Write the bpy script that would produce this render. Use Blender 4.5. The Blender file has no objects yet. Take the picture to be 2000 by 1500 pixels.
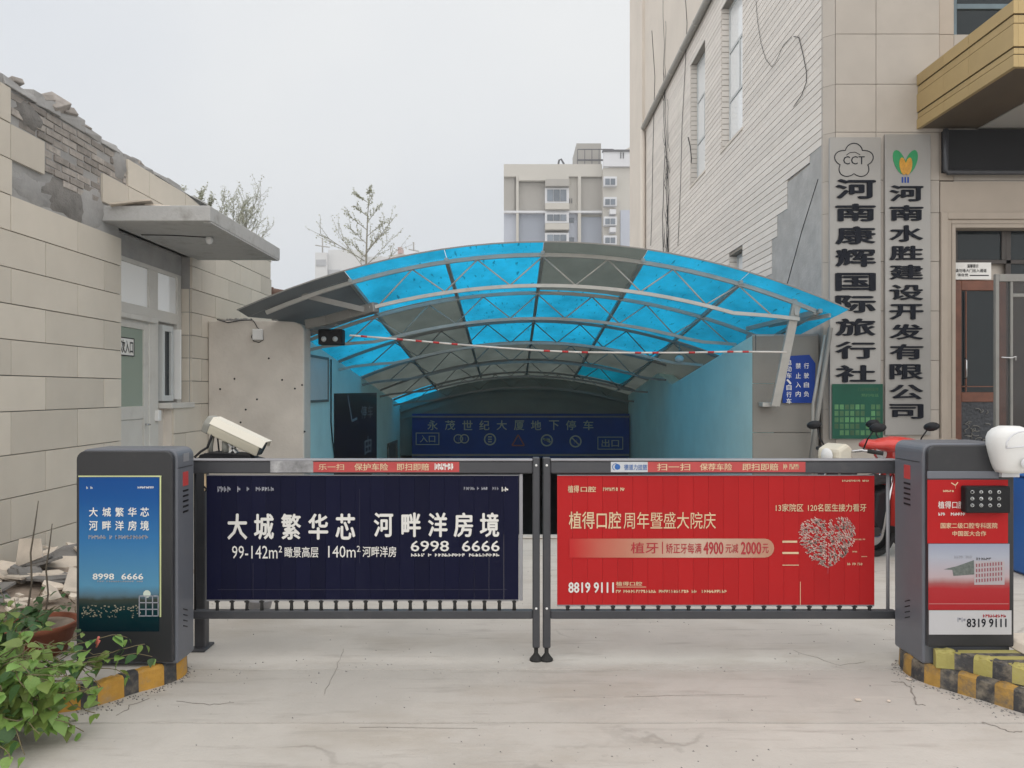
import bpy, bmesh, math, random
from mathutils import Vector, Matrix
R = math.radians
random.seed(7)
SC = bpy.context.scene
COL = SC.collection
# ------------------------------------------------------------------ camera
CH = 1.55          # camera height
F = 1500.0         # focal length in photo pixels
cam = bpy.data.cameras.new('camera')
cam.sensor_width = 36.0
cam.lens = 27.0
cam.shift_y = 0.0065
cam.clip_start = 0.05
cam.clip_end = 2000.0
camo = bpy.data.objects.new('camera', cam)
COL.objects.link(camo)
camo.location = (0, 0, CH)
camo.rotation_euler = (R(90), 0, 0)
SC.camera = camo
# ------------------------------------------------------------------ world: bright overcast
w = bpy.data.worlds.new('World')
SC.world = w
w.use_nodes = True
nt = w.node_tree
nt.nodes.clear()
sky = nt.nodes.new('ShaderNodeTexSky')
sky.sky_type = 'NISHITA'
sky.sun_disc = False
sky.sun_elevation = R(56)
sky.sun_rotation = R(190)
sky.dust_density = 4.0
tc = nt.nodes.new('ShaderNodeTexCoord')
nz = nt.nodes.new('ShaderNodeTexNoise')
nz.inputs['Scale'].default_value = 1.2
nz.inputs['Detail'].default_value = 4.0
nz.inputs['Roughness'].default_value = 0.45
rp = nt.nodes.new('ShaderNodeValToRGB')
rp.color_ramp.elements[0].position = 0.3
rp.color_ramp.elements[0].color = (5.25, 5.6, 6.2, 1)
rp.color_ramp.elements[1].position = 0.7
rp.color_ramp.elements[1].color = (7.15, 7.2, 7.15, 1)
mx = nt.nodes.new('ShaderNodeMixRGB')
mx.inputs[0].default_value = 0.93
bg = nt.nodes.new('ShaderNodeBackground')
bg.inputs['Strength'].default_value = 0.1
out = nt.nodes.new('ShaderNodeOutputWorld')
nt.links.new(tc.outputs['Generated'], nz.inputs['Vector'])
nt.links.new(nz.outputs['Fac'], rp.inputs[0])
nt.links.new(sky.outputs[0], mx.inputs[1])
nt.links.new(rp.outputs[0], mx.inputs[2])
nt.links.new(mx.outputs[0], bg.inputs['Color'])
nt.links.new(bg.outputs[0], out.inputs[0])
sl = bpy.data.lights.new('sun', 'SUN')
sl.energy = 1.5
sl.angle = R(140)
sl.color = (1.0, 0.94, 0.85)
so = bpy.data.objects.new('sun', sl)
COL.objects.link(so)
so.rotation_euler = (R(34), 0, R(-10))
so.location = (0, -5, 30)
SC.view_settings.view_transform = 'Standard'
SC.view_settings.look = 'None'
SC.view_settings.gamma = 1.0
SC.view_settings.exposure = 0.42
SC.view_settings.use_curve_mapping = False
# ------------------------------------------------------------------ helpers
def P(px, py, Y):
    return Vector(((px - 1000.0) * Y / F, Y, CH + (763.0 - py) * Y / F))
def PX(px, Y): return (px - 1000.0) * Y / F
def PZ(py, Y): return CH + (763.0 - py) * Y / F

MATS = {}
def mat(name, col, rough=0.8, var=0.15, scale=3.0, bump=0.1, bscale=40.0, metal=0.0, objvar=0.0,
        dirt=0.0, dirtcol=(0.08, 0.07, 0.06), dscale=1.2, spec=0.5, streak=0.0, coat=0.0, dpos=0.55):
    m = bpy.data.materials.new(name)
    m.use_nodes = True
    t = m.node_tree
    N, L = t.nodes, t.links
    b = N['Principled BSDF']
    b.inputs['Roughness'].default_value = rough
    b.inputs['Metallic'].default_value = metal
    b.inputs['Specular IOR Level'].default_value = spec
    if coat:
        b.inputs['Coat Weight'].default_value = coat
        b.inputs['Coat Roughness'].default_value = 0.15
    tcn = N.new('ShaderNodeTexCoord')
    oi = N.new('ShaderNodeObjectInfo')
    mw = N.new('ShaderNodeMath'); mw.operation = 'MULTIPLY'; mw.inputs[1].default_value = 57.0
    L.new(oi.outputs['Random'], mw.inputs[0])
    n1 = N.new('ShaderNodeTexNoise'); n1.noise_dimensions = '4D'
    n1.inputs['Scale'].default_value = scale
    n1.inputs['Detail'].default_value = 6.0
    n1.inputs['Roughness'].default_value = 0.6
    L.new(tcn.outputs['Object'], n1.inputs['Vector']); L.new(mw.outputs[0], n1.inputs['W'])
    mr = N.new('ShaderNodeMapRange')
    mr.inputs['From Min'].default_value = 0.3; mr.inputs['From Max'].default_value = 0.7
    mr.inputs['To Min'].default_value = 1 - var; mr.inputs['To Max'].default_value = 1 + var
    L.new(n1.outputs['Fac'], mr.inputs['Value'])
    mo = N.new('ShaderNodeMapRange')
    mo.inputs['To Min'].default_value = 1 - objvar; mo.inputs['To Max'].default_value = 1 + objvar
    L.new(oi.outputs['Random'], mo.inputs['Value'])
    mm = N.new('ShaderNodeMath'); mm.operation = 'MULTIPLY'
    L.new(mr.outputs[0], mm.inputs[0]); L.new(mo.outputs[0], mm.inputs[1])
    sc = N.new('ShaderNodeVectorMath'); sc.operation = 'SCALE'
    sc.inputs[0].default_value = col
    L.new(mm.outputs[0], sc.inputs['Scale'])
    last = sc.outputs[0]
    if dirt > 0:
        n2 = N.new('ShaderNodeTexNoise'); n2.noise_dimensions = '4D'
        n2.inputs['Scale'].default_value = dscale
        n2.inputs['Detail'].default_value = 8.0
        n2.inputs['Roughness'].default_value = 0.7
        if streak:
            mp = N.new('ShaderNodeMapping')
            mp.inputs['Scale'].default_value = (1.0, 1.0, 1.0 - streak)
            L.new(tcn.outputs['Object'], mp.inputs['Vector']); L.new(mp.outputs[0], n2.inputs['Vector'])
        else:
            L.new(tcn.outputs['Object'], n2.inputs['Vector'])
        L.new(mw.outputs[0], n2.inputs['W'])
        md = N.new('ShaderNodeMapRange')
        md.inputs['From Min'].default_value = dpos; md.inputs['From Max'].default_value = dpos + 0.2
        md.inputs['To Max'].default_value = dirt
        L.new(n2.outputs['Fac'], md.inputs['Value'])
        mi = N.new('ShaderNodeMixRGB'); mi.inputs[2].default_value = (*dirtcol, 1)
        L.new(md.outputs[0], mi.inputs[0]); L.new(last, mi.inputs[1])
        last = mi.outputs[0]
    L.new(last, b.inputs['Base Color'])
    if bump > 0:
        n3 = N.new('ShaderNodeTexNoise')
        n3.inputs['Scale'].default_value = bscale
        n3.inputs['Detail'].default_value = 5.0
        L.new(tcn.outputs['Object'], n3.inputs['Vector'])
        bu = N.new('ShaderNodeBump')
        bu.inputs['Strength'].default_value = bump
        bu.inputs['Distance'].default_value = 0.01
        L.new(n3.outputs['Fac'], bu.inputs['Height'])
        L.new(bu.outputs[0], b.inputs['Normal'])
    MATS[name] = m
    return m

def grad_mat(name, axis, stops, lo, hi, rough=0.3, noise=0.0, nscale=8.0):
    """printed sheet: colour runs along an object axis (flat print)"""
    m = bpy.data.materials.new(name); m.use_nodes = True
    N, L = m.node_tree.nodes, m.node_tree.links
    b = N['Principled BSDF']; b.inputs['Roughness'].default_value = rough; b.inputs['Specular IOR Level'].default_value = .18
    t = N.new('ShaderNodeTexCoord'); s = N.new('ShaderNodeSeparateXYZ')
    L.new(t.outputs['Object'], s.inputs[0])
    mr = N.new('ShaderNodeMapRange')
    mr.inputs['From Min'].default_value = lo; mr.inputs['From Max'].default_value = hi
    L.new(s.outputs['XYZ'.index(axis)], mr.inputs['Value'])
    last = mr.outputs[0]
    if noise:
        n = N.new('ShaderNodeTexNoise'); n.inputs['Scale'].default_value = nscale; n.inputs['Detail'].default_value = 5
        L.new(t.outputs['Object'], n.inputs['Vector'])
        a = N.new('ShaderNodeMath'); a.operation = 'MULTIPLY_ADD'; a.inputs[1].default_value = noise
        L.new(n.outputs['Fac'], a.inputs[0])
        a2 = N.new('ShaderNodeMath'); a2.operation = 'SUBTRACT'; a2.inputs[1].default_value = noise * 0.5
        L.new(mr.outputs[0], a.inputs[2]); L.new(a.outputs[0], a2.inputs[0]); last = a2.outputs[0]
    r = N.new('ShaderNodeValToRGB')
    e = r.color_ramp.elements
    e[0].position, e[0].color = stops[0][0], (*stops[0][1], 1)
    e[1].position, e[1].color = stops[-1][0], (*stops[-1][1], 1)
    for p, c in stops[1:-1]:
        q = e.new(p); q.color = (*c, 1)
    L.new(last, r.inputs[0]); L.new(r.outputs[0], b.inputs['Base Color'])
    return m

class MB:
    def __init__(s): s.v = []; s.f = []; s.m = []; s.sm = []
    def add(s, vs, fs, mi=0, sm=False):
        o = len(s.v)
        s.v += [Vector(p) for p in vs]
        for f in fs:
            s.f.append([i + o for i in f]); s.m.append(mi); s.sm.append(sm)
        return s
    def box(s, x0, x1, y0, y1, z0, z1, mi=0):
        if x0 > x1: x0, x1 = x1, x0
        if y0 > y1: y0, y1 = y1, y0
        if z0 > z1: z0, z1 = z1, z0
        vs = [(x0, y0, z0), (x1, y0, z0), (x1, y1, z0), (x0, y1, z0), (x0, y0, z1), (x1, y0, z1), (x1, y1, z1), (x0, y1, z1)]
        return s.add(vs, [(0, 3, 2, 1), (4, 5, 6, 7), (0, 1, 5, 4), (1, 2, 6, 5), (2, 3, 7, 6), (3, 0, 4, 7)], mi)
    def bar(s, p, q, wd, ht, up=(0, 0, 1), mi=0):
        p, q = Vector(p), Vector(q)
        d = (q - p).normalized(); u = Vector(up)
        sd = d.cross(u)
        if sd.length < 1e-4: sd = d.cross(Vector((0, 1, 0)))
        sd.normalize(); u = sd.cross(d).normalized()
        a, b = sd * wd / 2, u * ht / 2
        vs = [p - a - b, p + a - b, p + a + b, p - a + b, q - a - b, q + a - b, q + a + b, q - a + b]
        return s.add(vs, [(0, 1, 2, 3), (7, 6, 5, 4), (0, 4, 5, 1), (1, 5, 6, 2), (2, 6, 7, 3), (3, 7, 4, 0)], mi)
    def tube(s, pts, r, n=8, mi=0, cap=True):
        pts = [Vector(p) for p in pts]
        k = len(pts)
        rs = r if isinstance(r, (list, tuple)) else [r] * k
        rings = []
        prev = None
        for i in range(k):
            d = (pts[min(i + 1, k - 1)] - pts[max(i - 1, 0)])
            if d.length < 1e-9: d = Vector((0, 0, 1))
            d.normalize()
            if prev is None:
                a = d.cross(Vector((0, 0, 1)))
                if a.length < 1e-3: a = d.cross(Vector((0, 1, 0)))
            else:
                a = prev - d * prev.dot(d)
            a.normalize(); prev = a
            b = d.cross(a)
            rings.append([pts[i] + (a * math.cos(2 * math.pi * j / n) + b * math.sin(2 * math.pi * j / n)) * rs[i] for j in range(n)])
        vs = [p for g in rings for p in g]
        fs = []
        for i in range(k - 1):
            for j in range(n):
                fs.append((i * n + j, i * n + (j + 1) % n, (i + 1) * n + (j + 1) % n, (i + 1) * n + j))
        s.add(vs, fs, mi, True)
        if cap:
            o = len(s.v) - len(vs)
            s.f.append([o + j for j in range(n)][::-1]); s.m.append(mi); s.sm.append(False)
            s.f.append([o + (k - 1) * n + j for j in range(n)]); s.m.append(mi); s.sm.append(False)
        return s
    def prism(s, poly, axis, lo, hi, mi=0):
        """poly: 2D points; axis 'y': (x,z) extruded along y; 'x': (y,z); 'z': (x,y)"""
        n = len(poly)
        def mk(a, b, t):
            return {'y': (a, t, b), 'x': (t, a, b), 'z': (a, b, t)}[axis]
        vs = [mk(a, b, lo) for a, b in poly] + [mk(a, b, hi) for a, b in poly]
        fs = [tuple(range(n)), tuple(range(2 * n - 1, n - 1, -1))] + [(i, i + n, (i + 1) % n + n, (i + 1) % n) for i in range(n)]
        return s.add(vs, fs, mi)
    def lathe(s, prof, c, n=20, mi=0, M=None):
        c = Vector(c)
        vs = []
        for r, z in prof:
            for j in range(n):
                p = Vector((r * math.cos(2 * math.pi * j / n), r * math.sin(2 * math.pi * j / n), z))
                vs.append(c + (M @ p if M else p))
        fs = []
        for i in range(len(prof) - 1):
            for j in range(n):
                fs.append((i * n + j, i * n + (j + 1) % n, (i + 1) * n + (j + 1) % n, (i + 1) * n + j))
        return s.add(vs, fs, mi, True)
    def xf(s, M):
        s.v = [M @ p for p in s.v]; return s

WO = {}
def tag(o, label=None, cat=None, group=None, kind=None):
    if label: o['label'] = label
    if cat: o['category'] = cat
    if group: o['group'] = group
    if kind: o['kind'] = kind
    return o
def thing(name, label, cat, loc, group=None, kind=None):
    o = bpy.data.objects.new(name, None)
    o.empty_display_size = 0.2
    COL.objects.link(o)
    o.location = loc; WO[o] = Vector(loc)
    return tag(o, label, cat, group, kind)
def obj(name, mb, ms, parent=None, bev=0.0, label=None, cat=None, group=None, kind=None, seg=1, smooth=None, base=False):
    xs = [p.x for p in mb.v]; ys = [p.y for p in mb.v]; zs = [p.z for p in mb.v]
    c = Vector(((min(xs) + max(xs)) / 2, (min(ys) + max(ys)) / 2, min(zs) if (parent is None or base) else (min(zs) + max(zs)) / 2))
    me = bpy.data.meshes.new(name)
    me.from_pydata([p - c for p in mb.v], [], mb.f)
    if not isinstance(ms, (list, tuple)): ms = [ms]
    for m in ms: me.materials.append(m)
    for p, mi, sm in zip(me.polygons, mb.m, mb.sm):
        p.material_index = mi; p.use_smooth = sm if smooth is None else smooth
    bm = bmesh.new(); bm.from_mesh(me)
    bmesh.ops.recalc_face_normals(bm, faces=bm.faces)
    if bev:
        es = [e for e in bm.edges if len(e.link_faces) == 2 and e.calc_face_angle(0) > 0.5]
        bmesh.ops.bevel(bm, geom=es, offset=bev, segments=seg, affect='EDGES', clamp_overlap=True, profile=0.5)
    bm.to_mesh(me); bm.free()
    o = bpy.data.objects.new(name, me)
    COL.objects.link(o)
    WO[o] = c
    if parent is not None:
        o.parent = parent; o.location = c - WO[parent]
    else:
        o.location = c
    return tag(o, label, cat, group, kind)
def cp(o, parent, delta=Vector((0, 0, 0))):
    """copy of a part sharing its mesh"""
    q = o.copy(); COL.objects.link(q); q.parent = parent
    WO[q] = WO[o] + Vector(delta)
    q.location = WO[q] - (WO[parent] if parent else Vector((0, 0, 0)))
    return q
def box(x0, x1, y0, y1, z0, z1): return MB().box(x0, x1, y0, y1, z0, z1)

TQ = []
def T(s, px0, py0, px1, py1, Y, m, parent, ext=0.0, off=0.0, name='lettering', wall=None):
    """flat or raised lettering; photo box (px0,py0)-(px1,py1) at depth Y (or on the left wall X=wall)"""
    if wall is None:
        a, b = P(px0, py1, Y), P(px1, py0, Y)
        TQ.append((s, (a.x, b.x), (a.z, b.z), Y, None, m, parent, ext, off, name))
    else:
        TQ.append((s, (px0, px1), (py1, py0), Y, wall, m, parent, ext, off, name))
def flush_text():
    cache = {}
    for i, q in enumerate(TQ):
        k = (q[0], q[7], q[8])
        if k not in cache:
            c = bpy.data.curves.new('glyphs', 'FONT'); c.body = q[0]; c.resolution_u = 2
            c.extrude = q[7]; c.offset = 0.0; c.fill_mode = 'BOTH' if q[7] > 0 else 'FRONT'
            o = bpy.data.objects.new('glyphs', c); COL.objects.link(o); cache[k] = o
    dg = bpy.context.evaluated_depsgraph_get(); dg.update()
    geo = {}
    for k, o in cache.items():
        me = bpy.data.meshes.new_from_object(o.evaluated_get(dg))
        geo[k] = ([v.co.copy() for v in me.vertices], [tuple(p.vertices) for p in me.polygons])
        bpy.data.meshes.remove(me)
        bpy.data.objects.remove(o)
    for s, bx, bz, Y, wall, m, parent, ext, off, name in TQ:
        vs, fs = geo[(s, ext, off)]
        if not vs: continue
        if off >= .01:
            # heavier strokes: the same outline laid again a hair to each side
            n0 = len(vs); nv0 = list(vs); nf0 = list(fs); o_ = min(off, .028)
            for j, (dx, dy) in enumerate(((o_, 0), (-o_, 0), (0, o_ * .7), (0, -o_ * .7))):
                b0 = len(nv0)
                nv0 += [v + Vector((dx, dy, .0003 * (j + 1))) for v in vs]
                nf0 += [tuple(i + b0 for i in f) for f in fs]
            vs, fs = nv0, nf0
        x0 = min(v.x for v in vs); x1 = max(v.x for v in vs); y0 = min(v.y for v in vs); y1 = max(v.y for v in vs)
        sx = (bx[1] - bx[0]) / max(x1 - x0, 1e-6); sy = (bz[1] - bz[0]) / max(y1 - y0, 1e-6)
        nv = []
        for v in vs:
            a = bx[0] + (v.x - x0) * sx; b = bz[0] + (v.y - y0) * sy
            nv.append((a, Y - v.z, b) if wall is None else (wall + v.z, a, b))
        mb = MB(); mb.add(nv, fs)
        me_o = obj(name, mb, m, parent)
def flat(px0, py0, px1, py1, Y, m, parent, name, th=0.002, bev=0, **k):
    a, b = P(px0, py1, Y), P(px1, py0, Y)
    return obj(name, box(a.x, b.x, Y - th, Y, a.z, b.z), m, parent, bev, **k)
def wall_holes(mb, plane, t0, t1, u0, u1, z0, z1, holes):
    """slab of thickness t0..t1 along x (plane 'x') or y (plane 'y'), with rectangular holes (u0,u1,z0,z1)"""
    us = sorted({u0, u1} | {h[0] for h in holes if u0 < h[0] < u1} | {h[1] for h in holes if u0 < h[1] < u1})
    for a, b in zip(us, us[1:]):
        mid = (a + b) / 2
        hs = sorted([(h[2], h[3]) for h in holes if h[0] < mid < h[1]])
        z = z0
        for lo, hi in hs + [(z1, z1)]:
            if lo > z + 1e-6:
                if plane == 'x': mb.box(t0, t1, a, b, z, lo)
                else: mb.box(a, b, t0, t1, z, lo)
            z = max(z, hi)
    return mb
# ------------------------------------------------------------------ materials
M_conc = mat('light_concrete', (.50, .47, .43), .9, .10, 1.5, .25, 60, dirt=.45, dirtcol=(.27, .25, .22), dscale=.9, objvar=.03)
M_tile = mat('beige_tile', (.60, .55, .475), .55, .06, 2.0, .05, 30, objvar=.085, dirt=.5, dirtcol=(.44, .33, .23), dscale=1.1, streak=.85, dpos=.6)
M_joint = mat('dark_joint', (.10, .085, .07), .95)
M_brick = mat('grey_brick', (.34, .31, .285), .95, .25, 12, .8, 60, objvar=.25, dirt=.4, dirtcol=(.36, .33, .30), dscale=5)
M_mortar = mat('mortar', (.21, .20, .19), .95, .3, 5, 1.0, 50, dirt=.5, dirtcol=(.12, .11, .10), dscale=4)
M_cement = mat('grey_cement', (.34, .335, .33), .9, .18, 3, .5, 30, dirt=.4, dirtcol=(.15, .15, .155), dscale=1.6)
M_slab = mat('canopy_slab', (.46, .46, .455), .85, .12, 4, .3, 40, dirt=.75, dirtcol=(.24, .23, .215), dscale=4, dpos=.5)
M_plaster = mat('stained_plaster', (.62, .575, .52), .9, .12, 1.8, .3, 25, dirt=.5, dirtcol=(.46, .39, .34), dscale=1.3)
M_turq = mat('roof_light_turquoise_paint', (.70, .95, .93), .75, .08, 1.2, .1, 20, dirt=.4, dirtcol=(.55, .76, .74), dscale=.9)  # blue light through the roof put into the pale wall colour
M_greytile = mat('grey_tile', (.25, .235, .21), .6, .06, 2, .05, 30, objvar=.05, dirt=.3, dirtcol=(.2, .18, .16))
M_stone = mat('beige_stone', (.43, .39, .345), .6, .06, 2.5, .05, 40, objvar=.035, dirt=.2, dirtcol=(.3, .25, .2), dscale=.8)
M_stone2 = mat('moulding_stone', (.42, .36, .30), .6, .06, 3, .05, 40, objvar=.03, dirt=.2, dirtcol=(.27, .22, .17))
M_strip = mat('cream_strip_tile', (.73, .68, .625), .6, .06, 3, .08, 50, objvar=.07, dirt=.4, dirtcol=(.58, .53, .46), dscale=.7)
M_cream = mat('cream_render', (.68, .62, .55), .85, .06, .8, .1, 30, dirt=.35, dirtcol=(.56, .505, .44), dscale=.5, streak=.7)
M_groove = mat('strip_groove', (.30, .265, .23), .9)
M_bare = mat('bare_render_patch', (.40, .395, .385), .9, .15, 4, .5, 30, dirt=.6, dirtcol=(.28, .275, .27), dscale=2.5)
M_gold = mat('gold_aluminium', (.44, .32, .145), .4, .05, 2, .02, 30, metal=.25, objvar=.04)
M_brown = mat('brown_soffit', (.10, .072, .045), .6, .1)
M_black = mat('matt_black', (.012, .012, .014), .5, .1, spec=.25)
M_rubber = mat('black_rubber', (.02, .02, .02), .8, .1)
M_arm = mat('charcoal_metal', (.060, .062, .070), .45, .08, 4, .05, 80, metal=.2, dirt=.3, dirtcol=(.16, .15, .14), dscale=5, objvar=.05)
M_armtop = mat('worn_grey_metal', (.30, .30, .32), .45, .1, 6, .05, 80, metal=.3)
M_kiosk = mat('kiosk_grey_paint', (.14, .15, .175), .42, .05, 5, .05, 120, metal=.1, dirt=.25, dirtcol=(.2, .19, .18), dscale=4)
M_bezel = mat('dark_bezel', (.026, .027, .031), .35, .05, 3, 0, dirt=.2, dirtcol=(.12, .11, .10), dscale=6)
M_navy = mat('navy_print', (.005, .006, .026), .5, .1, 2, .02, 20, objvar=.10, dirt=.1, dirtcol=(.05, .05, .06), dscale=2, spec=.12)
M_red = mat('red_print', (.43, .018, .020), .4, .06, 2, .02, 20, objvar=.05, dirt=.15, dirtcol=(.36, .02, .02), dscale=1, spec=.12)
M_white = mat('white_paint', (.78, .78, .77), .5, .04, 3, 0, objvar=.02)
M_wprint = mat('white_print', (.82, .81, .78), .5, .03, 3, 0)
M_gprint = mat('grey_print', (.32, .33, .38), .5, .03, 3, 0)
M_goldp = mat('gold_print', (.68, .52, .33), .4, .15, 20, 0)
M_redp = mat('dark_red_print', (.40, .02, .03), .4, .05, 3, 0)
M_stkred = mat('red_sticker', (.48, .06, .06), .35, .1, 5, 0, dirt=.3, dirtcol=(.5, .3, .28), dscale=8)
M_stkwh = mat('white_sticker', (.55, .57, .60), .3, .1, 8, 0)
M_tape = mat('clear_tape', (.30, .30, .31), .15, .4, 14, .5, 30, dirt=.6, dirtcol=(.6, .6, .6), dscale=14)
M_yel = mat('yellow_kerb_paint', (.50, .27, .045), .75, .2, 6, .8, 30, dirt=.8, dirtcol=(.27, .23, .18), dscale=9, dpos=.5, objvar=.08)
M_blk = mat('black_kerb_paint', (.045, .046, .05), .75, .2, 6, .8, 30, dirt=.7, dirtcol=(.22, .19, .15), dscale=10, dpos=.5, objvar=.1)
M_yelw = mat('worn_yellow_paint', (.42, .25, .06), .8, .3, 8, .9, 25, dirt=.95, dirtcol=(.13, .115, .095), dscale=14, dpos=.46, objvar=.12)
M_blkw = mat('worn_black_paint', (.05, .05, .052), .8, .3, 8, .9, 25, dirt=.85, dirtcol=(.26, .225, .17), dscale=14, dpos=.46, objvar=.12)
M_yel2 = mat('faded_yellow_paint', (.36, .32, .10), .8, .2, 6, .7, 25, dirt=.55, dirtcol=(.32, .28, .22), dscale=6, objvar=.08)
M_soil = mat('dry_soil', (.30, .24, .19), .95, .3, 6, 1.0, 30, dirt=.5, dirtcol=(.18, .14, .11), dscale=5)
M_rub = mat('broken_tile_cream', (.66, .58, .49), .7, .15, 8, .3, 30, objvar=.18, dirt=.3, dirtcol=(.40, .33, .27), dscale=5)
M_terra = mat('terracotta', (.22, .065, .03), .8, .12, 8, .2, 40, dirt=.3, dirtcol=(.12, .05, .03))
M_steel = mat('pale_grey_steel', (.50, .49, .46), .5, .1, 5, .05, 60, metal=.2, dirt=.3, dirtcol=(.25, .19, .13), dscale=6)
M_steeld = mat('grey_steel', (.24, .235, .22), .5, .1, 5, .05, 60, metal=.2, dirt=.35, dirtcol=(.12, .09, .07), dscale=5)
M_cable = mat('black_cable', (.02, .02, .022), .6, .05, 3, 0)
M_frame = mat('window_aluminium', (.60, .585, .55), .5, .06, 3, .03, 60, objvar=.03, dirt=.3, dirtcol=(.25, .23, .2), dscale=4)
M_wframe = mat('grey_white_frame', (.55, .57, .57), .5, .06, 3, 0)
M_wood = mat('brown_wood', (.17, .060, .032), .45, .25, 8, .1, 60, dirt=.3, dirtcol=(.08, .03, .02))
M_camera = mat('ivory_housing', (.66, .62, .50), .4, .04, 4, .02, 60, dirt=.25, dirtcol=(.38, .36, .28), dscale=6)
M_camdark = mat('olive_grey_plastic', (.30, .30, .27), .5, .06)
M_blue = mat('blue_sign', (.010, .050, .30), .45, .06, 3, 0, spec=.2, dirt=.15, dirtcol=(.03, .10, .33))
M_bluebin = mat('blue_plastic', (.02, .12, .40), .45, .08, 3, .05)
M_signdk = mat('deep_blue_board', (.012, .06, .27), .5, .15, 2, 0, spec=.2)
M_portal = mat('green_grey_render', (.23, .26, .24), .85, .12, 1.5, .1)
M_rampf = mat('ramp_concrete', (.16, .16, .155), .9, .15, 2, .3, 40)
M_signgl = mat('pale_yellow_letter', (.42, .46, .36), .5, .1)
M_greenb = mat('green_board', (.014, .085, .055), .5, .12, 4, 0, spec=.2)
M_green2 = mat('light_green_print', (.05, .16, .06), .4, .25, 20, 0, objvar=.5)
M_heart = mat('green_logo', (.02, .25, .09), .4, .05)
M_amber = mat('amber_logo', (.55, .27, .03), .3, .25, 25, 0)
M_letter = mat('blue_black_letter', (.007, .009, .016), .5, .1, 8, 0, spec=.15)
M_plate = mat('brushed_sign_plate', (.33, .32, .305), .42, .06, 2, .02, 60, metal=.35)
M_scred = mat('red_plastic', (.62, .045, .035), .3, .05, 4, 0, coat=.4)
M_scwhite = mat('cream_plastic', (.62, .58, .48), .35, .05, 4, 0)
M_chrome = mat('chrome', (.55, .55, .56), .15, .05, 3, 0, metal=1.0)
M_lampw = mat('lamp_white', (.75, .76, .76), .25, .03, 3, 0)
M_gravel = mat('green_plastic', (.03, .30, .13), .4, .1)
M_apb = mat('apartment_beige', (.52, .50, .46), .9, .05, .1, 0)
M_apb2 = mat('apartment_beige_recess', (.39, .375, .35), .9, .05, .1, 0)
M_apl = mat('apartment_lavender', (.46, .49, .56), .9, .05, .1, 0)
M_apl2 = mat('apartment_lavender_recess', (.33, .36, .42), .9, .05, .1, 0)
M_apw = mat('apartment_white', (.66, .67, .70), .9, .05, .1, 0)
M_apglass = mat('apartment_glass', (.17, .20, .24), .25, .2, .6, 0, objvar=.25)
M_apdark = mat('apartment_dark_trim', (.12, .12, .13), .8, .1)
M_hazyw = mat('haze_paled_wall', (.64, .645, .65), .9, .03, .1, 0)  # distance haze put into the pale wall and window colours
M_hazyg = mat('haze_paled_window', (.42, .43, .45), .8, .1, .1, 0)
M_rooft = mat('brown_roof_tile', (.20, .115, .085), .85, .3, 4, .3, 20, objvar=.3)
M_trunk = mat('bark', (.13, .11, .085), .9, .2, 10, .5, 40)
M_twig = mat('grey_twig', (.30, .285, .24), .9, .2, 10, 0)
M_led = mat('keypad_button', (.60, .62, .62), .35, .1, 5, 0, objvar=.2)

def glass_mat(name, col, rough=.05, alpha=0.25):
    m = bpy.data.materials.new(name); m.use_nodes = True
    N, L = m.node_tree.nodes, m.node_tree.links
    b = N['Principled BSDF']
    b.inputs['Base Color'].default_value = (*col, 1)
    b.inputs['Roughness'].default_value = rough
    b.inputs['IOR'].default_value = 1.5
    b.inputs['Specular IOR Level'].default_value = .8 if max(col) > .2 else .3
    b.inputs['Alpha'].default_value = 1 - alpha
    t = N.new('ShaderNodeTexCoord'); n = N.new('ShaderNodeTexNoise'); n.inputs['Scale'].default_value = 1.2
    L.new(t.outputs['Object'], n.inputs['Vector'])
    bu = N.new('ShaderNodeBump'); bu.inputs['Strength'].default_value = .05; bu.inputs['Distance'].default_value = .02
    L.new(n.outputs['Fac'], bu.inputs['Height']); L.new(bu.outputs[0], b.inputs['Normal'])
    return m
M_glass = glass_mat('dark_glass', (.02, .028, .033), .05, .15)
M_glasssky = glass_mat('sky_white_window_glass', (.86, .88, .89), .08, 0.0)  # near-white base colour stands for the sky mirrored in the panes
M_glassgr = glass_mat('greenish_door_glass', (.25, .32, .27), .15, 0.0)
M_glasscl = glass_mat('clear_door_glass', (.05, .06, .065), .03, .65)

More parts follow.
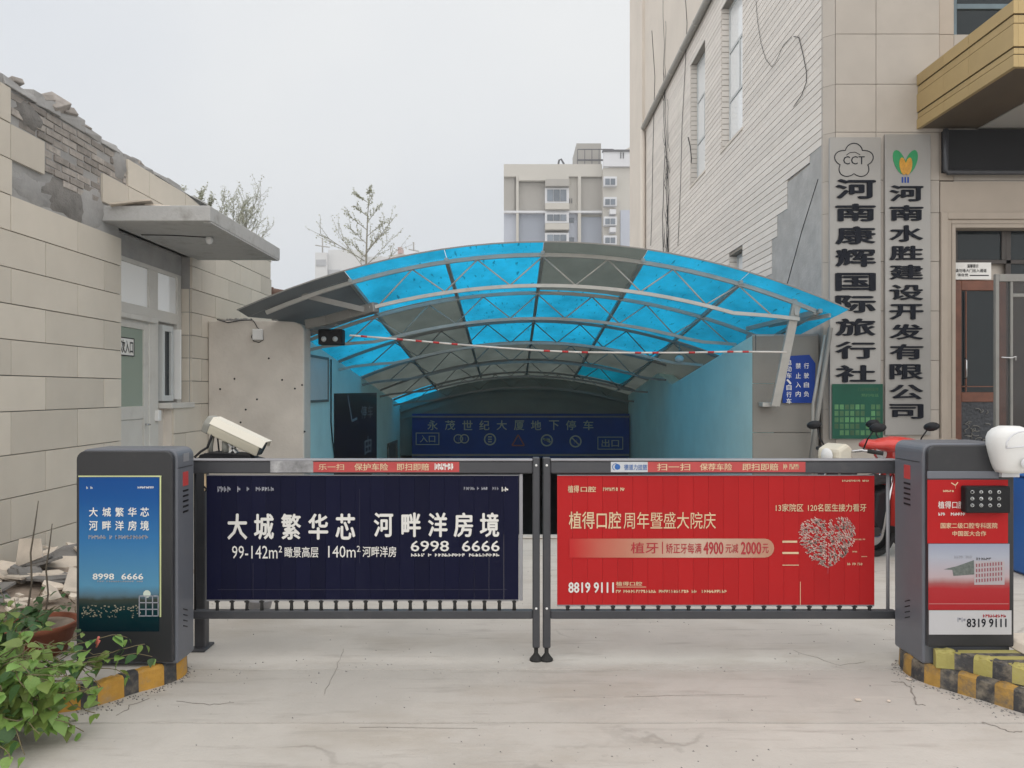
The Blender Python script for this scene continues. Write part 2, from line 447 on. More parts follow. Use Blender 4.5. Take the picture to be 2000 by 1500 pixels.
def sheet_mat(name, col, trans, amt_transp=.06, scratch=True):
    m = bpy.data.materials.new(name); m.use_nodes = True
    N, L = m.node_tree.nodes, m.node_tree.links
    N.remove(N['Principled BSDF']); o = N['Material Output']
    t = N.new('ShaderNodeTexCoord'); oi = N.new('ShaderNodeObjectInfo')
    n = N.new('ShaderNodeTexNoise'); n.noise_dimensions = '4D'; n.inputs['Scale'].default_value = 1.4; n.inputs['Detail'].default_value = 7; n.inputs['Roughness'].default_value = .65
    mp = N.new('ShaderNodeMapping'); mp.inputs['Scale'].default_value = (1.2, .7, 1)
    L.new(t.outputs['Object'], mp.inputs[0]); L.new(mp.outputs[0], n.inputs['Vector'])
    mw = N.new('ShaderNodeMath'); mw.operation = 'MULTIPLY'; mw.inputs[1].default_value = 31
    L.new(oi.outputs['Random'], mw.inputs[0]); L.new(mw.outputs[0], n.inputs['W'])
    mr = N.new('ShaderNodeMapRange'); mr.inputs['From Min'].default_value = .3; mr.inputs['From Max'].default_value = .72
    mr.inputs['To Min'].default_value = 1.25; mr.inputs['To Max'].default_value = .58
    L.new(n.outputs['Fac'], mr.inputs['Value'])
    # dirt specks
    v = N.new('ShaderNodeTexNoise'); v.noise_dimensions = '4D'; v.inputs['Scale'].default_value = 9; v.inputs['Detail'].default_value = 3
    mp2 = N.new('ShaderNodeMapping'); mp2.inputs['Rotation'].default_value = (0, 0, .6); mp2.inputs['Scale'].default_value = (2.6, .45, 1)
    L.new(t.outputs['Object'], mp2.inputs[0]); L.new(mp2.outputs[0], v.inputs['Vector']); L.new(mw.outputs[0], v.inputs['W'])
    ms = N.new('ShaderNodeMapRange'); ms.inputs['From Min'].default_value = .63; ms.inputs['From Max'].default_value = .68
    ms.inputs['To Min'].default_value = 1; ms.inputs['To Max'].default_value = .45 if scratch else .9
    L.new(v.outputs['Fac'], ms.inputs['Value'])
    mu = N.new('ShaderNodeMath'); mu.operation = 'MULTIPLY'; L.new(mr.outputs[0], mu.inputs[0]); L.new(ms.outputs[0], mu.inputs[1])
    s = N.new('ShaderNodeVectorMath'); s.operation = 'SCALE'; s.inputs[0].default_value = trans; L.new(mu.outputs[0], s.inputs['Scale'])
    tr = N.new('ShaderNodeBsdfTranslucent'); L.new(s.outputs[0], tr.inputs['Color'])
    df = N.new('ShaderNodeBsdfDiffuse'); df.inputs['Color'].default_value = (*col, 1)
    gl = N.new('ShaderNodeBsdfGlossy'); gl.inputs['Roughness'].default_value = .25; gl.inputs['Color'].default_value = (.8, .8, .8, 1)
    a = N.new('ShaderNodeAddShader'); L.new(tr.outputs[0], a.inputs[0]); L.new(df.outputs[0], a.inputs[1])
    g = N.new('ShaderNodeMixShader'); g.inputs[0].default_value = .04; L.new(a.outputs[0], g.inputs[1]); L.new(gl.outputs[0], g.inputs[2])
    L.new(g.outputs[0], o.inputs['Surface'])
    return m
M_bluesheet = sheet_mat('blue_translucent_sheet', (.02, .07, .10), (.012, .36, .62))
M_greysheet = sheet_mat('weathered_grey_sheet', (.15, .16, .15), (.09, .105, .095), scratch=False)
M_edgesheet = sheet_mat('gunmetal_sheet', (.12, .13, .135), (.03, .034, .036), scratch=False)
def leaf_mat(name, col):
    m = bpy.data.materials.new(name); m.use_nodes = True
    N, L = m.node_tree.nodes, m.node_tree.links
    b = N['Principled BSDF']; b.inputs['Roughness'].default_value = .42
    oi = N.new('ShaderNodeObjectInfo'); t = N.new('ShaderNodeTexCoord')
    g = N.new('ShaderNodeNewGeometry')
    n = N.new('ShaderNodeTexNoise'); n.inputs['Scale'].default_value = 9; L.new(t.outputs['Object'], n.inputs['Vector'])
    h = N.new('ShaderNodeHueSaturation'); h.inputs['Color'].default_value = (*col, 1)
    ad = N.new('ShaderNodeMath'); ad.operation = 'ADD'
    L.new(oi.outputs['Random'], ad.inputs[0]); L.new(g.outputs['Random Per Island'], ad.inputs[1])
    fr = N.new('ShaderNodeMath'); fr.operation = 'FRACT'; L.new(ad.outputs[0], fr.inputs[0])
    mh = N.new('ShaderNodeMapRange'); mh.inputs['To Min'].default_value = .475; mh.inputs['To Max'].default_value = .52
    mv = N.new('ShaderNodeMapRange'); mv.inputs['To Min'].default_value = .55; mv.inputs['To Max'].default_value = 1.55
    L.new(fr.outputs[0], mh.inputs['Value'])
    mm = N.new('ShaderNodeMath'); mm.operation = 'MULTIPLY_ADD'; mm.inputs[1].default_value = .6; L.new(n.outputs['Fac'], mm.inputs[0])
    f2 = N.new('ShaderNodeMath'); f2.operation = 'MULTIPLY'; f2.inputs[1].default_value = .7; L.new(fr.outputs[0], f2.inputs[0]); L.new(f2.outputs[0], mm.inputs[2])
    L.new(mm.outputs[0], mv.inputs['Value'])
    L.new(mh.outputs[0], h.inputs['Hue']); L.new(mv.outputs[0], h.inputs['Value'])
    L.new(h.outputs[0], b.inputs['Base Color'])
    tr = N.new('ShaderNodeBsdfTranslucent'); L.new(h.outputs[0], tr.inputs['Color'])
    mx = N.new('ShaderNodeMixShader'); mx.inputs[0].default_value = .3
    L.new(b.outputs[0], mx.inputs[1]); L.new(tr.outputs[0], mx.inputs[2]); L.new(mx.outputs[0], N['Material Output'].inputs['Surface'])
    return m
M_leaf = leaf_mat('green_leaf', (.18, .28, .070))
M_leafd = leaf_mat('dark_leaf', (.05, .11, .035))
M_leafp = leaf_mat('pale_twig_leaf', (.38, .39, .30))
# ------------------------------------------------------------------ ground, ramp
XL, XR, YR0, YR1 = -3.2, 3.32, 8.1, 22.0
XP = -2.87     # ramp cutting
g = MB()
def gq(x0, x1, y0, y1, z=0.0): g.add([(x0, y0, z), (x1, y0, z), (x1, y1, z), (x0, y1, z)], [(0, 1, 2, 3)])
gq(-400, 400, -60, YR0); gq(-400, XP, YR0, 10.95); gq(-400, XL, 10.95, 42); gq(XR, 400, YR0, 42); gq(-400, 400, 42, 900); 
ground = obj('ground', g, M_conc, None, kind='structure')
# cast slabs with open joints on the forecourt
def slab(x0, x1, y0, y1):
    """one slab with slightly wandering edges and a small chamfer"""
    n = 34
    rnd = random.Random(int(x0 * 100 + y0 * 1000))
    mb = MB()
    jo = [rnd.uniform(-.004, .004) for _ in range(n + 1)]; ji = [rnd.uniform(-.004, .004) for _ in range(n + 1)]
    if y0 < 0: jo = [0] * (n + 1)
    vs = []
    for i in range(n + 1):
        x = x0 + (x1 - x0) * i / n
        vs += [(x, y0 + jo[i], .004), (x, y0 + jo[i] + .003, .012), (x, y1 + ji[i] - .003, .012), (x, y1 + ji[i], .004)]
    fs = []
    for i in range(n):
        for k in range(3):
            fs.append((i * 4 + k, (i + 1) * 4 + k, (i + 1) * 4 + k + 1, i * 4 + k + 1))
    fs += [(0, 1, 2, 3), (n * 4 + 3, n * 4 + 2, n * 4 + 1, n * 4)]
    mb.add(vs, fs)
    return mb
def ground_mat():
    m = M_conc.copy(); m.name = 'forecourt_concrete'
    N, L = m.node_tree.nodes, m.node_tree.links
    b = N['Principled BSDF']
    src = b.inputs['Base Color'].links[0].from_socket
    t = N.new('ShaderNodeNewGeometry')
    def chain(kind, scale, stretch, lo, hi, amt, col, W=0.0):
        nonlocal src
        mp = N.new('ShaderNodeMapping'); mp.inputs['Scale'].default_value = stretch; mp.inputs['Location'].default_value = (W, W * 1.7, 0)
        L.new(t.outputs['Position'], mp.inputs[0])
        if kind == 'crack':
            wn = N.new('ShaderNodeTexNoise'); wn.inputs['Scale'].default_value = 2.2; wn.inputs['Detail'].default_value = 6
            L.new(mp.outputs[0], wn.inputs['Vector'])
            mixv = N.new('ShaderNodeMixRGB'); mixv.inputs[0].default_value = .35
            L.new(mp.outputs[0], mixv.inputs[1]); L.new(wn.outputs['Color'], mixv.inputs[2])
            v = N.new('ShaderNodeTexVoronoi'); v.feature = 'DISTANCE_TO_EDGE'; v.inputs['Scale'].default_value = scale
            L.new(mixv.outputs[0], v.inputs['Vector']); o = v.outputs['Distance']
        else:
            v = N.new('ShaderNodeTexNoise'); v.inputs['Scale'].default_value = scale; v.inputs['Detail'].default_value = 7; v.inputs['Roughness'].default_value = .65
            L.new(mp.outputs[0], v.inputs['Vector']); o = v.outputs['Fac']
        mr = N.new('ShaderNodeMapRange'); mr.inputs['From Min'].default_value = lo; mr.inputs['From Max'].default_value = hi
        mr.inputs['To Min'].default_value = 0; mr.inputs['To Max'].default_value = amt
        L.new(o, mr.inputs['Value'])
        fac = mr.outputs[0]
        if kind == 'crack':
            mk = N.new('ShaderNodeTexNoise'); mk.inputs['Scale'].default_value = .9; L.new(mp.outputs[0], mk.inputs['Vector'])
            m2 = N.new('ShaderNodeMapRange'); m2.inputs['From Min'].default_value = .52; m2.inputs['From Max'].default_value = .58
            L.new(mk.outputs['Fac'], m2.inputs['Value'])
            mu = N.new('ShaderNodeMath'); mu.operation = 'MULTIPLY'; L.new(mr.outputs[0], mu.inputs[0]); L.new(m2.outputs[0], mu.inputs[1]); fac = mu.outputs[0]
        mi = N.new('ShaderNodeMixRGB'); mi.inputs[2].default_value = (*col, 1)
        L.new(fac, mi.inputs[0]); L.new(src, mi.inputs[1]); src = mi.outputs[0]
    chain('n', .9, (1, 2.2, 1), .5, .68, .7, (.40, .36, .31))           # broad stains
    chain('n', 5, (.35, 2.5, 1), .55, .70, .6, (.33, .30, .27), 4.0)   # drawn-out scuffs
    chain('n', 3, (.5, 3, 1), .60, .75, .5, (.60, .56, .50), 9.0)       # bleached streaks
    chain('n', 40, (1, 1, 1), .66, .70, .5, (.25, .22, .2), 2.0)        # specks
    chain('crack', .45, (1, 1, 1),   .005, .0012, .3, (.13, .11, .09), 3.3)
    L.new(src, b.inputs['Base Color'])
    return m
M_fore = ground_mat()
joints_y = [-3.0, 3.555, 4.235, 8.09]
for a, b in zip(joints_y, joints_y[1:]):
    for xa, xb in ((-9.0, -4.25), (-4.243, 4.25), (4.257, 9.0)):
        if xa < -4.2 and a > 0 and b > 4: pass
        obj('concrete_slab', slab(xa, xb, a + .004, b - .004), M_fore, ground)
# ramp running down under the canopy
r = MB()
SL = .22
zr = lambda y: -SL * (y - YR0)
r.add([(XL, YR0, 0), (XR, YR0, 0), (XR, YR1, zr(YR1)), (XL, YR1, zr(YR1)), (XL, 42, zr(YR1)), (XR, 42, zr(YR1))], [(0, 1, 2, 3), (3, 2, 5, 4)])
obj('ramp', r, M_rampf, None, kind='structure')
kb = MB().box(XP, XR, YR0 - .15, YR0, .013, .035)
obj('ramp_threshold', kb, M_conc, None, bev=.01, kind='structure')
# ------------------------------------------------------------------ building on the left
WX = -4.2
lb = thing('tiled_building', 'single-storey building on the left clad in beige tiles, bare brick showing below its roof edge', 'building', (WX - .3, 7, 0))
core = MB()
REC = (8.26, 10.08)
wall_holes(core, 'x', WX - .34, WX - .03, 1.0, 13.42, 0, 4.10, [(REC[0], REC[1], 0.0, 3.30)])
obj('wall', core, M_cement, lb, base=True)
obj('end_wall', box(-9, WX - .34, 13.2, 13.42, 0, 4.1), M_cement, lb)
obj('roof', box(-9, WX - .34, 1.0, 13.2, 3.9, 4.08), M_cement, lb)
obj('back_plate', box(WX - .36, WX - .34, 8.0, 10.3, 0, 3.5), M_cement, lb)
# tiles
rows = [(-.09, .282), (.282, .649), (.649, 1.010), (1.010, 1.374), (1.374, 1.676), (1.676, 1.978), (1.978, 2.277), (2.277, 2.579), (2.579, 2.888),
        (2.888, 3.188), (3.188, 3.49), (3.49, 3.79), (3.79, 4.09)]
def tile(ya, yb, za, zb, zb2=None):
    if yb - ya < .03: return
    gp = .004
    zb2 = zb if zb2 is None else zb2
    t = WX + random.uniform(-.002, .002)
    mb = MB().prism([(ya + gp, za + gp), (yb - gp, za + gp), (yb - gp, zb2 - gp), (ya + gp, zb - gp)], 'x', WX - .03, t)
    obj('tile', mb, M_tile, lb, bev=.002)
for i, (za, zb) in enumerate(rows):
    za = max(za, 0.0)
    y = 6.92 - 6 * .99 + (0 if i % 2 == 0 else -.48)
    while y < 13.42:
        a, b = max(y, 1.0), min(y + .99, 13.42)
        y += .99
        if b - a < .05: continue
        segs = [(a, b)]
        def cut(s, lo, hi):
            o = []
            for p, q in s:
                if q <= lo or p >= hi: o.append((p, q))
                else:
                    if p < lo: o.append((p, lo))
                    if q > hi: o.append((hi, q))
            return o
        if i == 10: segs = cut(segs, 7.92, REC[1])
        if zb < 3.31:
            segs = cut(segs, REC[0], 9.55 if zb < 1.375 else REC[1])
        if i == 12: segs = cut(segs, 6.44, 8.41)
        if i == 11: segs = cut(segs, 6.91, 7.89)
        if i == 10: segs = cut(segs, 6.46, 7.92)
        for p, q in segs:
            if i == 12:
                top = lambda yy: 4.09 - (0.10 if 10.0 < yy else 0)
                tile(p, q, za, top(p), top(q))
            else:
                tile(p, q, za, zb)
# tiles on the far jamb of the doorway
for i, (za, zb) in enumerate(rows[4:9]):
    obj('tile', box(WX - .165, WX - .035, 10.065, 10.08 - .001, za + .004, zb - .004), M_tile, lb, bev=.002)
# bricks laid bare where tiles fell off
zz = 3.46
ri = 0
while zz < 4.08:
    y = 6.46 + (0.12 if ri % 2 else 0)
    while y < 8.40:
        y1 = min(y + .235, 8.40)
        lo = 6.92 if zz < 3.78 else 6.46
        hi = 7.88 if zz < 3.78 else 8.40
        a, b = max(y, lo), min(y1, hi)
        if b - a > .04 and random.random() > .06:
            d = random.uniform(-.012, .004)
            bm_ = MB().box(WX - .045, WX - .014 + d, a + .005, b - .006, zz + .005, zz + .062)
            bm_.v = [p + Vector((0, random.uniform(-.003, .003), random.uniform(-.004, .004))) for p in bm_.v]
            obj('brick', bm_, M_brick, lb, bev=.004)
        y += .25
    zz += .069; ri += 1
# left-over mortar and render smears
def blob_patch(cy, cz, ry, rz, t, m, name, seed):
    rn = random.Random(seed)
    n = 22
    mb = MB()
    pts = []
    for k in range(n):
        a = 2 * math.pi * k / n
        rr = rn.uniform(.72, 1.1)
        pts.append((cy + ry * rr * math.cos(a), cz + rz * rr * math.sin(a)))
    inn = [(cy + (p[0] - cy) * .8, cz + (p[1] - cz) * .8) for p in pts]
    vs = [(WX - .03, p[0], p[1]) for p in pts] + [(WX - .03 + t + rn.uniform(-.004, .004), p[0], p[1]) for p in inn] + [(WX - .03 + t, cy, cz)]
    fs = [(k, (k + 1) % n, n + (k + 1) % n, n + k) for k in range(n)] + [(n + k, n + (k + 1) % n, 2 * n) for k in range(n)]
    mb.add(vs, fs)
    return obj(name, mb, m, lb, smooth=True)
blob_patch(7.3, 3.36, .55, .17, .014, M_mortar, 'render_remnant', 1)
blob_patch(7.75, 3.40, .3, .22, .018, M_cement, 'render_remnant', 2)
blob_patch(6.8, 3.32, .34, .13, .012, M_cement, 'render_remnant', 3)
blob_patch(8.25, 3.98, .17, .16, .03, M_cement, 'render_remnant', 4)
blob_patch(6.72, 3.95, .2, .12, .024, M_mortar, 'render_remnant', 6)
# ragged roof edge
cop = MB()
rn = random.Random(5)
y = 1.0
while y < 13.4:
    L_ = rn.uniform(.12, .45)
    h = rn.uniform(.05, .10) + (.05 if 6.6 < y < 7.4 else 0)
    if y > 9.6: h *= .6
    x0 = WX - .25
    cop.add([(x0, y, 4.09), (WX - .02 + rn.uniform(-.03, .05), y, 4.09), (WX - .02 + rn.uniform(-.03, .05), y + L_, 4.09), (x0, y + L_, 4.09),
             (x0, y, 4.10 + h), (WX - .03 + rn.uniform(-.03, .03), y, 4.10 + h * rn.uniform(.6, 1)), (WX - .03 + rn.uniform(-.03, .03), y + L_, 4.10 + h * rn.uniform(.6, 1)), (x0, y + L_, 4.10 + h)],
            [(0, 3, 2, 1), (4, 5, 6, 7), (0, 1, 5, 4), (1, 2, 6, 5), (2, 3, 7, 6), (3, 0, 4, 7)])
    y += L_ - .01
obj('roof_edge', cop, M_cement, lb, bev=.006)
lump = MB()
for (yy, zz, s) in ((7.15, 4.22, .10), (7.33, 4.19, .08), (7.02, 4.21, .06), (7.6, 4.17, .07), (6.6, 4.2, .05), (8.8, 4.15, .05)):
    a = MB().box(-s, s, -s * 1.4, s * 1.4, -s * .5, s * .5)
    a.xf(Matrix.Translation((WX - .08, yy, zz)) @ Matrix.Rotation(rn.uniform(-.5, .5), 4, 'X') @ Matrix.Rotation(rn.uniform(-.6, .6), 4, 'Y'))
    obj('loose_brick', a, M_brick, lb, bev=.006)
# concrete door canopy
cn = MB().box(WX - .1, -3.115, 7.92, 10.31, 3.30, 3.46)
dc = obj('door_canopy', cn, M_slab, lb, bev=.008)
obj('drip_edge', MB().box(-3.20, -3.117, 7.96, 10.27, 3.285, 3.30), M_slab, dc)
obj('ceiling_lamp', MB().lathe([(.0, 0), (.035, 0), (.045, -.03), (.03, -.075), (0, -.085)], (-3.45, 8.75, 3.30), 14), M_lampw, dc)
obj('wire', MB().tube([(-4.15, 8.6, 3.295), (-3.8, 8.62, 3.292), (-3.45, 8.75, 3.295)], .006, 5), M_cable, dc)
for k in range(5):
    a = MB().box(-.12, .12, -.2, .2, -.008, .008).xf(Matrix.Translation((-3.95 + .13 * k, 8.0 + .42 * k * .6, 3.485 + .012 * (k % 2))) @ Matrix.Rotation(rn.uniform(-.25, .25), 4, 'Y') @ Matrix.Rotation(rn.uniform(0, 3), 4, 'Z'))
    obj('fallen_tile', a, M_rub, lb)
# doorway: transom windows, door, casement
RX = WX - .13
lintel = obj('lintel', box(RX - .05, RX, REC[0], 10.06, 3.05, 3.298), M_cement, lb)
wf = MB()
for a in [(8.28, 8.36, 1.36, 3.05), (9.16, 9.39, 2.54, 3.0), (9.93, 10.055, 1.36, 3.05), (8.36, 9.93, 3.0, 3.05), (8.36, 9.93, 2.40, 2.54)]:
    wf.box(RX - .06, RX + .003, a[0], a[1], a[2], a[3])
wfo = obj('window_frame', wf, M_frame, lb, bev=.004)
obj('transom_pane', box(RX - .03, RX - .02, 8.36, 9.16, 2.54, 3.0), M_glasssky, wfo)
obj('transom_pane', box(RX - .03, RX - .02, 9.39, 9.93, 2.54, 3.0), M_glasssky, wfo)
obj('transom_ledge', box(RX, RX + .05, 8.28, 9.30, 2.36, 2.42), M_frame, wfo, bev=.006)
dr = MB()
for a in [(8.36, 8.44, .02, 2.38), (9.05, 9.16, .02, 2.38), (8.44, 9.05, 2.266, 2.38), (8.44, 9.05, 1.22, 1.37), (8.44, 9.05, .02, .14)]:
    dr.box(RX - .05, RX - .006, a[0], a[1], a[2], a[3])
dro = obj('door', dr, M_frame, lb, bev=.004)
obj('door_glass', box(RX - .035, RX - .025, 8.44, 9.05, 1.37, 2.266), M_glassgr, dro)
obj('door_panel', box(RX - .035, RX - .02, 8.44, 9.05, .14, 1.22), M_frame, dro, bev=.004)
obj('door_post', box(RX - .06, RX + .004, 9.16, 9.40, 0, 2.40), M_frame, lb, bev=.006)
obj('door_handle', MB().tube([(RX, 9.08, 1.15), (RX + .05, 9.08, 1.15), (RX + .05, 9.0, 1.15)], .012, 6), M_chrome, dro)
pl = obj('door_notice', box(RX - .02, RX - .014, 8.50, 8.83, 1.94, 2.15), M_wprint, dro)
nb = MB()
for a in [(8.50, 8.83, 2.138, 2.15), (8.50, 8.83, 1.94, 1.952), (8.50, 8.512, 1.952, 2.138), (8.818, 8.83, 1.952, 2.138)]:
    nb.box(RX - .014, RX - .011, a[0], a[1], a[2], a[3])
obj('notice_border', nb, M_black, dro)
T('次入口', 8.53, 2.12, 8.80, 1.97, 0, M_black, dro, 0, .02, wall=RX - .011, name='lettering')
cs = MB()
for a in [(9.46, 9.52, 1.42, 2.36), (9.70, 9.76, 1.42, 2.36), (9.52, 9.70, 2.29, 2.36), (9.52, 9.70, 1.42, 1.49)]:
    cs.box(RX - .04, RX + .03, a[0], a[1], a[2], a[3])
cso = obj('casement', cs, M_wframe, lb, bev=.004)
obj('casement_glass', box(RX - .01, RX, 9.52, 9.70, 1.49, 2.29), M_glass, cso)
obj('sash', MB().box(RX - .02, RX + .10, 9.80, 9.83, 1.44, 2.33).box(RX - .02, RX + .06, 9.84, 9.90, 1.44, 2.33), M_white, cso, bev=.003)
obj('window_sill', box(RX - .05, WX + .03, 9.42, 10.1, 1.33, 1.40), M_frame, lb, bev=.006)
obj('blind_infill', box(RX - .055, RX - .045, 9.40, 9.93, 1.36, 2.40), M_apb2, lb)
obj('side_infill', box(RX - .2, RX - .002, 9.402, 9.545, 0, 1.325), M_plaster, lb)
obj('side_infill', box(RX - .2, WX - .031, 9.5455, 10.079, 0, 1.325), M_plaster, lb)
# junction boxes
obj('junction_box', box(RX, RX + .05, 9.30, 9.38, 1.18, 1.31), M_white, lb, bev=.006)
# tiled roof behind
tr_ = thing('tiled_roof_house', 'brown tiled roof slope just peeking over the canopy end, beyond the beige building', 'house', (-5.2, 15.2, 0))
obj('wall', box(-7.2, -4.35, 14.2, 17.5, 0, 3.05), M_brick, tr_, base=True)
for i in range(7):
    for j in range(12):
        yy = 14.1 + i * .27; x0 = -6.6 + j * .205
        zc = 3.92 - (x0 + 6.6) * .26
        a = MB().tube([(x0 - .12, yy + .1, zc + .02), (x0 + .11, yy + .1, zc - .04)], [.10, .12], 8)
        obj('roof_tile', a, M_rooft, tr_)
obj('roof_deck', MB().add([(-6.9, 14.0, 3.9), (-4.2, 14.0, 3.2), (-4.2, 17.5, 3.2), (-6.9, 17.5, 3.9), (-6.9, 14.0, 3.0), (-4.2, 14.0, 3.0), (-4.2, 17.5, 3.0), (-6.9, 17.5, 3.0)],
    [(0, 1, 2, 3), (4, 7, 6, 5), (0, 4, 5, 1), (1, 5, 6, 2), (2, 6, 7, 3), (3, 7, 4, 0)]), M_rooft, tr_)
# plastered side wall of the ramp entrance
pw = thing('plastered_wall', 'stained grey plaster wall with small holes between the beige building and the ramp', 'wall', (-3.5, 10.75, 0))
pwm = MB()
prof = [(WX + .005, 0), (XP, 0), (XP, 2.40), (XP - .04, 2.46), (XP - .14, 2.50), (XP - .5, 2.52), (WX + .005, 2.51)]
pwm.prism(prof, 'y', 10.6, 10.95)
obj('wall', pwm, M_plaster, pw, bev=.012, base=True)
holes = MB()
for (px, py) in ((551, 742), (458, 740), (576, 759), (502, 780), (595, 843), (480, 800), (590, 752), (525, 700), (430, 760), (470, 825)):
    c = P(px, py, 10.598)
    holes.lathe([(.0, 0), (.011, 0), (.014, .002)], c, 8, M=Matrix.Rotation(R(90), 3, 'X'))
obj('drill_holes', holes, M_black, pw, kind='stuff')
ju = MB()
rn = random.Random(9)
for k in range(9):
    x = -4.0 + k * .04 + rn.uniform(-.01, .01)
    ju.box(x, x + rn.uniform(.02, .05), 10.62, 10.8, 2.505, 2.53 + rn.uniform(0, .03))
obj('mortar_crumbs', ju, M_cement, pw, kind='stuff')
bx = thing('junction_box', 'small white square electrical box on the plaster wall below the canopy corner', 'electrical box', tuple(P(503, 665, 10.56)))
flat(495, 643, 514, 664, 10.56, M_white, bx, 'cover', .05, .005)
obj('cable', MB().tube([P(495, 650, 10.585), P(491, 658, 10.585), P(495, 666, 10.585), P(506, 669, 10.585), P(514, 664, 10.585), P(513, 648, 10.585), P(503, 640, 10.585), P(496, 628, 10.585), P(490, 622, 10.62)], .006, 5), M_cable, bx)
tag(obj('overhead_cable', MB().tube([P(424, 624, 10.58), P(445, 630, 10.58), P(470, 626, 10.57), P(492, 625, 10.58)], .008, 5), M_cable), 'short black cable sagging along the top of the plaster wall', 'cable')
# ------------------------------------------------------------------ ramp walls, portal, canopy
ctop = lambda y: 3.40 - .12 * (y - 9.6)
CX, CW, CRISE = .4, 3.83, .85
def az(x, y): return ctop(y) - CRISE * ((x - CX) / CW) ** 2
def side(x0, x1, name, label):
    t = thing(name, label, 'wall', ((x0 + x1) / 2, 16, 0))
    m1 = MB()
    y0, y1 = 10.95 if x0 < 0 else 10.62, 22.0
    if x0 < 0: tops = [(y1, az(XL, y1) - .01), (y0, az(XL, y0) - .01)]
    else: tops = [(y1, az(XR, y1) - .01), (17.5, az(XR, 17.5) - .01), (16.0, 1.67), (y0, 2.31)]
    m1.prism([(y0, -3.4), (y1, -3.4)] + tops, 'x', x0, x1)
    obj('wall_face', m1, M_turq, t, base=True)
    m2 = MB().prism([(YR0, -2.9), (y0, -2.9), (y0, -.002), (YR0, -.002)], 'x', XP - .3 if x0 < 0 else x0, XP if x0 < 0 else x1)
    obj('lower_wall', m2, M_rampf, t)
    return t
lw = side(XL - .3, XL, 'ramp_side_wall', 'pale wall with turquoise roof light in its colour down the left side of the car park ramp, a dark poster on it')
rw = side(XR, XR + .3, 'ramp_side_wall', 'pale wall with turquoise roof light in its colour down the right side of the car park ramp')
# grey tiled wall end beside the right wall
gt = thing('grey_tiled_wall', 'narrow grey tiled wall facing the forecourt between ramp and office corner', 'wall', (3.75, 10.7, 0))
obj('wall_core', box(XR + .002, 4.24, 10.63, 10.9, 0, 2.33), M_cement, gt, base=True)
zs = [0, .29, .97, 1.65, 2.31]
for a, b in zip(zs, zs[1:]):
    for xa, xb in ((XR, 4.235),):
        obj('tile', box(xa + .003, xb - .003, 10.6, 10.63, a + .004, b - .004), M_greytile, gt, bev=.003)
# portal at the foot
ctop = lambda y: 3.40 - .12 * (y - 9.6)
CX, CW, CRISE = .4, 3.83, .85
def az(x, y): return ctop(y) - CRISE * ((x - CX) / CW) ** 2
po = thing('ramp_portal', 'dark arched end wall and underground opening at the foot of the ramp', 'portal', (0.2, 22.1, -3.06))
gm = MB()
poly = [(XL, -.30)] + [(XL + (XR - XL) * i / 16, az(XL + (XR - XL) * i / 16, 21.6) - .03) for i in range(17)] + [(XR, -.30)]
gm.prism(poly, 'y', 21.95, 22.2)
obj('gable', gm, M_portal, po)
ab = MB()
for i in range(16):
    xa = XL + (XR - XL) * i / 16; xb = XL + (XR - XL) * (i + 1) / 16
    for off, th, dy in ((.34, .10, .10), (.60, .05, .05)):
        za, zb = az(xa, 21.6) - off + .12 * abs((xa - CX) / CW), az(xb, 21.6) - off + .12 * abs((xb - CX) / CW)
        ab.bar((xa, 21.95 - dy / 2, za), (xb, 21.95 - dy / 2, zb), dy, th)
obj('arch_moulding', ab, M_portal, po)
tn = MB()
tn.box(XL - .3, XR + .3, 22.2, 42, -.30, .3); tn.box(XL - .3, XL, 22.2, 42, -3.4, -.3); tn.box(XR, XR + .3, 22.2, 42, -3.4, -.3); tn.box(XL, XR, 41.8, 42, -3.4, -.3)
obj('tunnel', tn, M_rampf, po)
sb = thing('ramp_sign_board', 'wide dark blue car park name board with yellow Chinese letters spanning the ramp foot', 'sign', (0.1, 21.6, -.3))
sg = 21.5
flat(806, 808, 1228, 893, sg, M_signdk, sb, 'board', .12)
fr = MB()
for a in ((806, 812, 1228, 815), (806, 886, 1228, 890)):
    p, q = P(a[0], a[3], sg), P(a[2], a[1], sg); fr.box(p.x, q.x, sg - .16, sg - .12, p.z, q.z)
obj('trim', fr, M_steeld, sb)
sy = sg - .125
chars = '永茂世纪大厦地下停车'
cx = [845, 879, 913, 946, 980, 1014, 1047, 1082, 1115, 1149]
for c, x in zip(chars, cx): T(c, x - 10, 821, x + 10, 840, sy, M_signgl, sb, .002, .012, name='character')
for (x0, x1, s) in ((812, 858, '入口'), (1167, 1217, '出口')):
    ff = MB()
    y0, y1 = (845, 869) if x0 < 900 else (853, 878)
    for a in ((x0, y0, x1, y0 + 1.5), (x0, y1 - 1.5, x1, y1), (x0, y0, x0 + 1.5, y1), (x1 - 1.5, y0, x1, y1)):
        p, q = P(a[0], a[3], sy), P(a[2], a[1], sy); ff.box(p.x, q.x, sy - .004, sy, p.z, q.z)
    obj('sign_box', ff, M_signgl, sb)
    T(s, x0 + 8, y0 + 5, x1 - 8, y1 - 5, sy, M_signgl, sb, .001, .01)
rot90 = Matrix.Rotation(R(90), 3, 'X')
